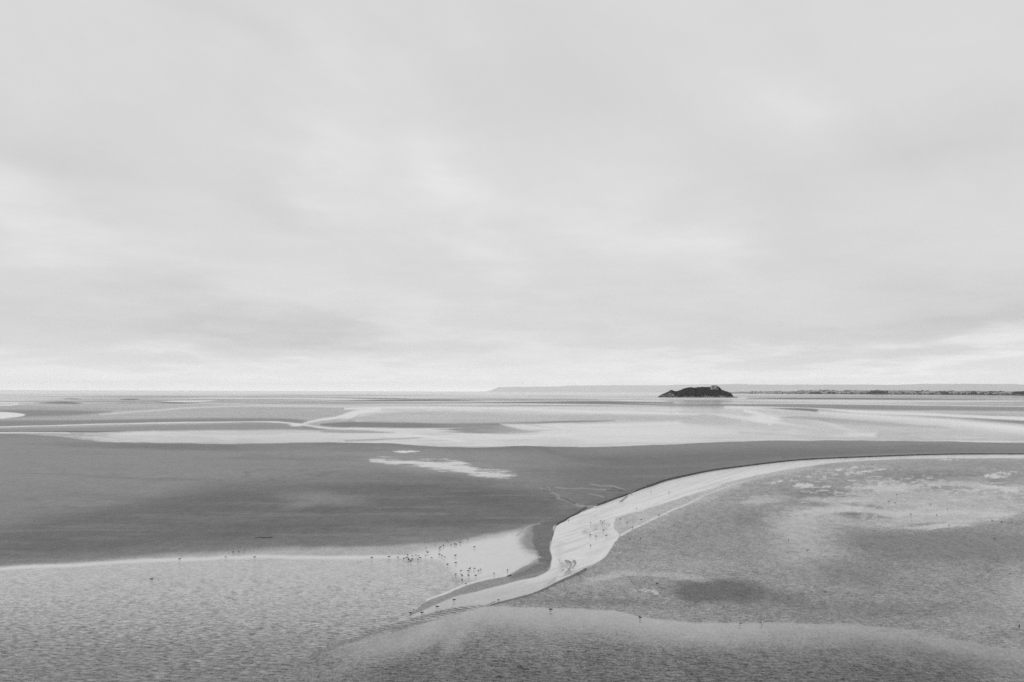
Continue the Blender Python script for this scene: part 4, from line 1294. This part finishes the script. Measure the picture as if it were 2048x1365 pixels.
def bird_parts(pose, dark):
    st = POSES[pose]
    body_m = M_PLUME_D if dark else M_PLUME_W
    wing_m = M_PLUME_D if dark else M_PLUME_G
    parts = [('body', *loft(st, 10), body_m)]
    hx, hz = st[-1][0], st[-1][1]
    dxn, dzn = (0.055, -0.008) if pose != 'feeding' else (0.018, -0.05)
    bv, bf = loft([(hx - 0.008, hz, 0.011, 0.012), (hx + dxn * 0.6, hz + dzn * 0.5, 0.008, 0.010), (hx + dxn, hz + dzn, 0.003, 0.004)], 8)
    parts.append(('bill', bv, bf, M_BILL))
    tilt = 0.10 if pose == 'feeding' else -0.02
    for s in (-1, 1):
        v, f = [], []
        n = 7
        for i in range(n):
            t = i / (n - 1)
            x = 0.09 - 0.41 * t
            half = 0.058 * math.sin(math.pi * min(1, 0.22 + 0.78 * t) ** 0.9) + 0.004
            zc = 0.248 + (0.09 - x) * tilt + 0.012 * math.sin(t * 3)
            out = 0.080 - 0.055 * t ** 1.6
            for k in range(5):
                q_ = k / 4 - 0.5
                v.append((x, s * (out - 0.035 * (q_ + 0.5) ** 2 + 0.004), zc + half * 2 * q_))
            for k in range(5):
                q_ = k / 4 - 0.5
                v.append((x, s * (out - 0.035 * (q_ + 0.5) ** 2 - 0.008), zc + half * 2 * q_))
        for i in range(n - 1):
            for k in range(4):
                a = i * 10 + k
                f.append((a, a + 1, a + 11, a + 10))
                f.append((a + 5, a + 15, a + 16, a + 6))
            f.append((i * 10, i * 10 + 10, i * 10 + 15, i * 10 + 5))
            f.append((i * 10 + 4, i * 10 + 9, i * 10 + 19, i * 10 + 14))
        for i in (0, n - 1):
            for k in range(4):
                a = i * 10 + k
                f.append((a, a + 5, a + 6, a + 1))
        parts.append(('wing', v, f, wing_m))
    for s in (-1, 1):
        v, f = [], []
        stn = [(-0.010, 0.19, 0.012), (0.0, 0.12, 0.007), (0.004, 0.095, 0.0085), (0.0, 0.05, 0.006), (0.0, 0.006, 0.007)]
        for (x, z, r_) in stn:
            for k in range(6):
                v.append((x + r_ * math.cos(k * 1.047), s * 0.032 + r_ * math.sin(k * 1.047), z))
        for i in range(len(stn) - 1):
            for k in range(6):
                a, b = i * 6 + k, i * 6 + (k + 1) % 6
                f.append((a, b, b + 6, a + 6))
        n0 = len(v)
        v += [(-0.012, s * 0.032, 0.012), (0.050, s * 0.032 - 0.028, 0.004), (0.058, s * 0.032, 0.005), (0.050, s * 0.032 + 0.028, 0.004), (-0.012, s * 0.032, 0.0), (0.050, s * 0.032 - 0.028, 0.0), (0.058, s * 0.032, 0.0), (0.050, s * 0.032 + 0.028, 0.0)]
        for q_ in ((0, 1, 2, 3), (7, 6, 5, 4), (0, 4, 5, 1), (1, 5, 6, 2), (2, 6, 7, 3), (3, 7, 4, 0)):
            f.append(tuple(n0 + t for t in q_))
        parts.append(('leg', v, f, M_LEG))
    return parts


PART_MESH, WHOLE_MESH = {}, {}
for pose in POSES:
    for dark in (False, True):
        ps = bird_parts(pose, dark)
        lst = []
        av, af, am, mats = [], [], [], []
        for (nm, v, f, mt_) in ps:
            me = bpy.data.meshes.new(nm)
            me.from_pydata(v, [], f)
            me.materials.append(mt_)
            me.polygons.foreach_set('use_smooth', [nm != 'leg'] * len(me.polygons))
            lst.append((nm, me))
            if mt_ not in mats:
                mats.append(mt_)
            n0 = len(av)
            av += v
            af += [tuple(n0 + t for t in q_) for q_ in f]
            am += [mats.index(mt_)] * len(f)
        me = bpy.data.meshes.new('gull')
        me.from_pydata(av, [], af)
        for mt_ in mats:
            me.materials.append(mt_)
        me.polygons.foreach_set('material_index', am)
        PART_MESH[pose, dark] = lst
        WHOLE_MESH[pose, dark] = me


def bird(u, v, dark, label, group, parts=False, scale=1.0, pose=None, head=None):
    w = at(u, v, 0.2)
    pose = pose or random.choice(('upright', 'hunched', 'hunched', 'feeding', 'upright', 'upright'))
    if parts:
        r = empty('gull', (w.x, w.y, 0.0))
        for nm, me in PART_MESH[pose, dark]:
            c = bpy.data.objects.new(nm, me)
            c.parent = r
            C.objects.link(c)
    else:
        r = bpy.data.objects.new('gull', WHOLE_MESH[pose, dark])
        r.location = (w.x, w.y, 0.0)
        C.objects.link(r)
    i = int(np.argmin((U0 - u) ** 2 + (V0 - v - 3) ** 2))
    r.location.z = float(Z[i])
    r.rotation_euler = (0, 0, random.uniform(0, 6.28) if head is None else head)
    r.scale = (scale * random.uniform(0.94, 1.08),) * 3
    tag(r, label, 'gull', group)


ORD = ['leftmost', 'second', 'third', 'fourth', 'fifth', 'sixth', 'seventh', 'eighth', 'ninth', 'tenth', 'eleventh', 'twelfth', 'thirteenth', 'fourteenth', 'fifteenth', 'sixteenth', 'seventeenth', 'eighteenth', 'nineteenth', 'twentieth', 'twenty-first', 'twenty-second', 'twenty-third']
FLOCKS = [
    # group, phrase, [(u, v, dark)]
    ('gulls by the white waterline at the left', 'of six by the pale waterline far left', [(359.5, 1118.3, 1), (452.4, 1114, 0), (466, 1104.5, 1), (477.4, 1103.3, 1), (487.6, 1099.3, 0), (509.8, 1114.3, 1)]),
    ('gulls on the end of the white waterline', "from left in the flock at the white waterline's right end",
     [(744, 1115.2, 1), (778.6, 1113.5, 1), (796.7, 1114.8, 0), (807.5, 1117.2, 1), (814, 1115.4, 1), (815, 1110, 1), (817, 1117.3, 1), (817.3, 1119.9, 1), (821, 1122.3, 1), (824, 1118.3, 1), (825.9, 1112.5, 0), (832, 1111.3, 0), (835.7, 1118.6, 1),
      (836.3, 1111.5, 1), (839.8, 1115.4, 1), (850.6, 1111, 0), (864, 1115.7, 0), (878.6, 1108.8, 1), (884, 1111.4, 1), (888.4, 1114, 0)]),
    ('gulls along the upper edge of the bright flat', 'from left along the upper edge of the bright flat',
     [(850.3, 1083.7, 0), (852.2, 1095.7, 0), (854.4, 1104.6, 1), (878.3, 1097.5, 1), (881, 1094.4, 1), (886.8, 1091, 1), (894.4, 1079, 0), (902.2, 1089.7, 1), (909.5, 1088.4, 1), (913, 1088.7, 1), (920, 1085, 1), (920.2, 1078.3, 0), (920.5, 1073.8, 0), (935.9, 1078.6, 0), (949, 1094, 1)]),
    ('gulls in the middle of the bright flat', 'from left of three in the middle of the bright flat', [(895.2, 1129, 1), (911, 1111, 1), (912, 1126, 1)]),
    ('gulls wading above the grey spit', 'from left of those wading above the grey spit',
     [(911.6, 1148.3, 1), (921.3, 1141.6, 0), (923.9, 1150.6, 1), (924.4, 1160, 1), (932, 1167, 0), (936.6, 1150.6, 1), (937, 1141.6, 1), (939.8, 1137.3, 1), (948, 1137.3, 0), (951.9, 1151, 1), (957, 1141.3, 1), (961.5, 1139, 0), (987.4, 1146.7, 0), (1015, 1140, 1)]),
    ('gulls at the tip of the grey spit', 'from left of five round the grey spit tip', [(820.5, 1227, 1), (827.7, 1218.7, 0), (843.2, 1225.7, 1), (873.8, 1213.6, 1), (907.4, 1200, 1)]),
    ('white gulls on the dark bank of the channel', 'from left of those on the dark channel bank', [(1113, 1032, 0), (1131, 1027.5, 0), (1223, 999, 0), (1255, 992, 0), (1255.5, 977.5, 0), (1270, 980, 0), (1274, 977, 0), (1290, 974.5, 0)]),
    ('gulls in the wide bend of the channel', 'from left of those in the wide channel bend',
     [(1099, 1093, 0), (1137, 1041, 1), (1180, 1069.5, 1), (1181, 1091, 1), (1181.5, 1045.6, 1), (1192.5, 1072.5, 1), (1202, 1042.7, 1), (1205, 1045.6, 1), (1207, 1060.5, 1), (1208, 1042, 0), (1213, 1071, 1), (1245, 1003, 1), (1273, 1017, 1), (1302, 983, 1), (1338, 984, 1)]),
    ('gulls on the mottled sand beside the channel bend', 'from left on mottled sand right of the bend', [(1241, 1038, 1), (1254, 1046, 1), (1259.6, 1079, 1), (1265, 1055, 1), (1280.6, 1077.6, 1), (1283, 1039, 1), (1314, 1167.5, 1), (1348, 1051, 1), (1318, 1031, 1)]),
    ('gulls on the lighter sand in the upper right', 'from left of those scattered on upper right sand',
     [(1576.8, 1079.5, 1), (1615, 1100.5, 1), (1753.7, 1015.5, 1), (1777.8, 1002.9, 1), (1790, 1006.3, 1), (1793, 989, 1), (1821.7, 1028.4, 1), (1861, 1008.6, 1), (1873.4, 1030, 1), (1895, 1018, 1), (1897.8, 1050.8, 1), (1984, 1040.8, 1), (1989, 1078, 1), (2002.6, 1044, 1), (2023, 1044.8, 1)]),
]
for grp, phrase, lst in FLOCKS:
    for k, (u, v, dk) in enumerate(lst):
        lab = '%s gull, %s %s' % ('dark' if dk else 'white', ORD[k], phrase)
        bird(u, v, bool(dk), lab, grp, parts=False, scale=0.82)
for (u, v, dk, pose, hd, lab) in [
    (304, 1159, 1, 'upright', 0.4, 'lone dark gull wading in the rippled shallows at the left'),
    (996.6, 1200, 0, 'hunched', 2.0, 'white gull at the lower edge of the channel outflow'),
    (1100.6, 1219.6, 1, 'hunched', 3.4, 'lone dark gull in the near shallows below the channel'),
    (1279.5, 1235, 1, 'hunched', 2.2, 'dark gull on the soft shoreline below the small white puddle'),
    (1444, 1215.7, 0, 'hunched', 2.6, 'white gull standing on the dark sand patch at the right'),
    (1479.3, 1247.3, 0, 'upright', 2.9, 'white gull on the shoreline below the dark sand patch'),
    (1523.3, 1246, 0, 'hunched', 0.2, 'grey-winged gull right of the white gull on the same shoreline'),
    (2038.6, 1254, 1, 'upright', 1.0, 'dark gull alone close to the right frame edge'),
]:
    bird(u, v, bool(dk), lab, 'gulls standing apart in the foreground', parts=True, scale=0.95, pose=pose, head=hd)


# ------------------------------------------------------------------ driftwood and weed
def twig(name, pts, r0, mat):
    v, f = [], []
    n = len(pts)
    for i, (x, y, z) in enumerate(pts):
        r_ = r0 * (1 - 0.7 * abs(i / (n - 1) - 0.4)) * random.uniform(0.7, 1.2)
        for k in range(6):
            v.append((x, y + r_ * math.cos(k * 1.047), z + r_ * math.sin(k * 1.047)))
    for i in range(n - 1):
        for k in range(6):
            a, b = i * 6 + k, i * 6 + (k + 1) % 6
            f.append((a, b, b + 6, a + 6))
    return v, f


w = at(529, 1076.5)
L = (at(549, 1076.5) - at(510, 1076.5)).length
dw = empty('driftwood_branch', (w.x, w.y, 0.03))
tag(dw, 'thin dark driftwood branch lying on the dark sand bank at the left', 'driftwood')
pts = [(-L / 2 + L * k / 11, random.uniform(-0.12, 0.12), 0.06 + random.uniform(-0.02, 0.05)) for k in range(12)]
v, f = twig('stem', pts, 0.05, M_WOOD)
link_mesh('stem', v, f, M_WOOD, dw)
for k in range(3):
    x0 = -L * 0.3 + k * L * 0.25
    v, f = twig('twig', [(x0 + 0.12 * i, 0.05 * i * (-1) ** k, 0.06 + 0.03 * i) for i in range(5)], 0.022, M_WOOD)
    link_mesh('twig', v, f, M_WOOD, dw)
for (u, v0, s, lab) in [(1017.5, 1153, 0.16, 'left black weed clump on the upper edge of the grey spit'), (1021.5, 1151.8, 0.13, 'right black weed clump on the upper edge of the grey spit')]:
    w = at(u, v0)
    v, f = lumps([(random.uniform(-s, s) * 0.6, random.uniform(-s, s) * 0.6, s * 0.25, s * 0.6, s * 0.6, s * 0.35) for _ in range(7)], I1, 0.35, int(u))
    o = link_mesh('seaweed_clump', v, f, M_WEED, None, False)
    o.location = (w.x, w.y, 0.02)
    tag(o, lab, 'seaweed', 'black weed clumps on the spit')

# ------------------------------------------------------------------ sea air
m_, q = new_mat('sea_haze')
pv = q.n.new('ShaderNodeVolumePrincipled')
pv.inputs['Color'].default_value = (0.985, 0.985, 0.99, 1)
pv.inputs['Density'].default_value = 2.5e-5
pv.inputs['Anisotropy'].default_value = 0.80
mo = q.n.new('ShaderNodeOutputMaterial')
q.l.new(pv.outputs[0], mo.inputs['Volume'])
B, T = 37500.0, 365.0
hv = [(x, y, z) for z in (-2.0, T) for x, y in ((-B, -B), (B, -B), (B, B), (-B, B))]
hz = link_mesh('haze', hv, [(0, 3, 2, 1), (4, 5, 6, 7), (0, 1, 5, 4), (1, 2, 6, 5), (2, 3, 7, 6), (3, 0, 4, 7)], m_, None, False)
hz['kind'] = 'stuff'
hz['label'] = 'thin pale sea haze lying over the whole bay'
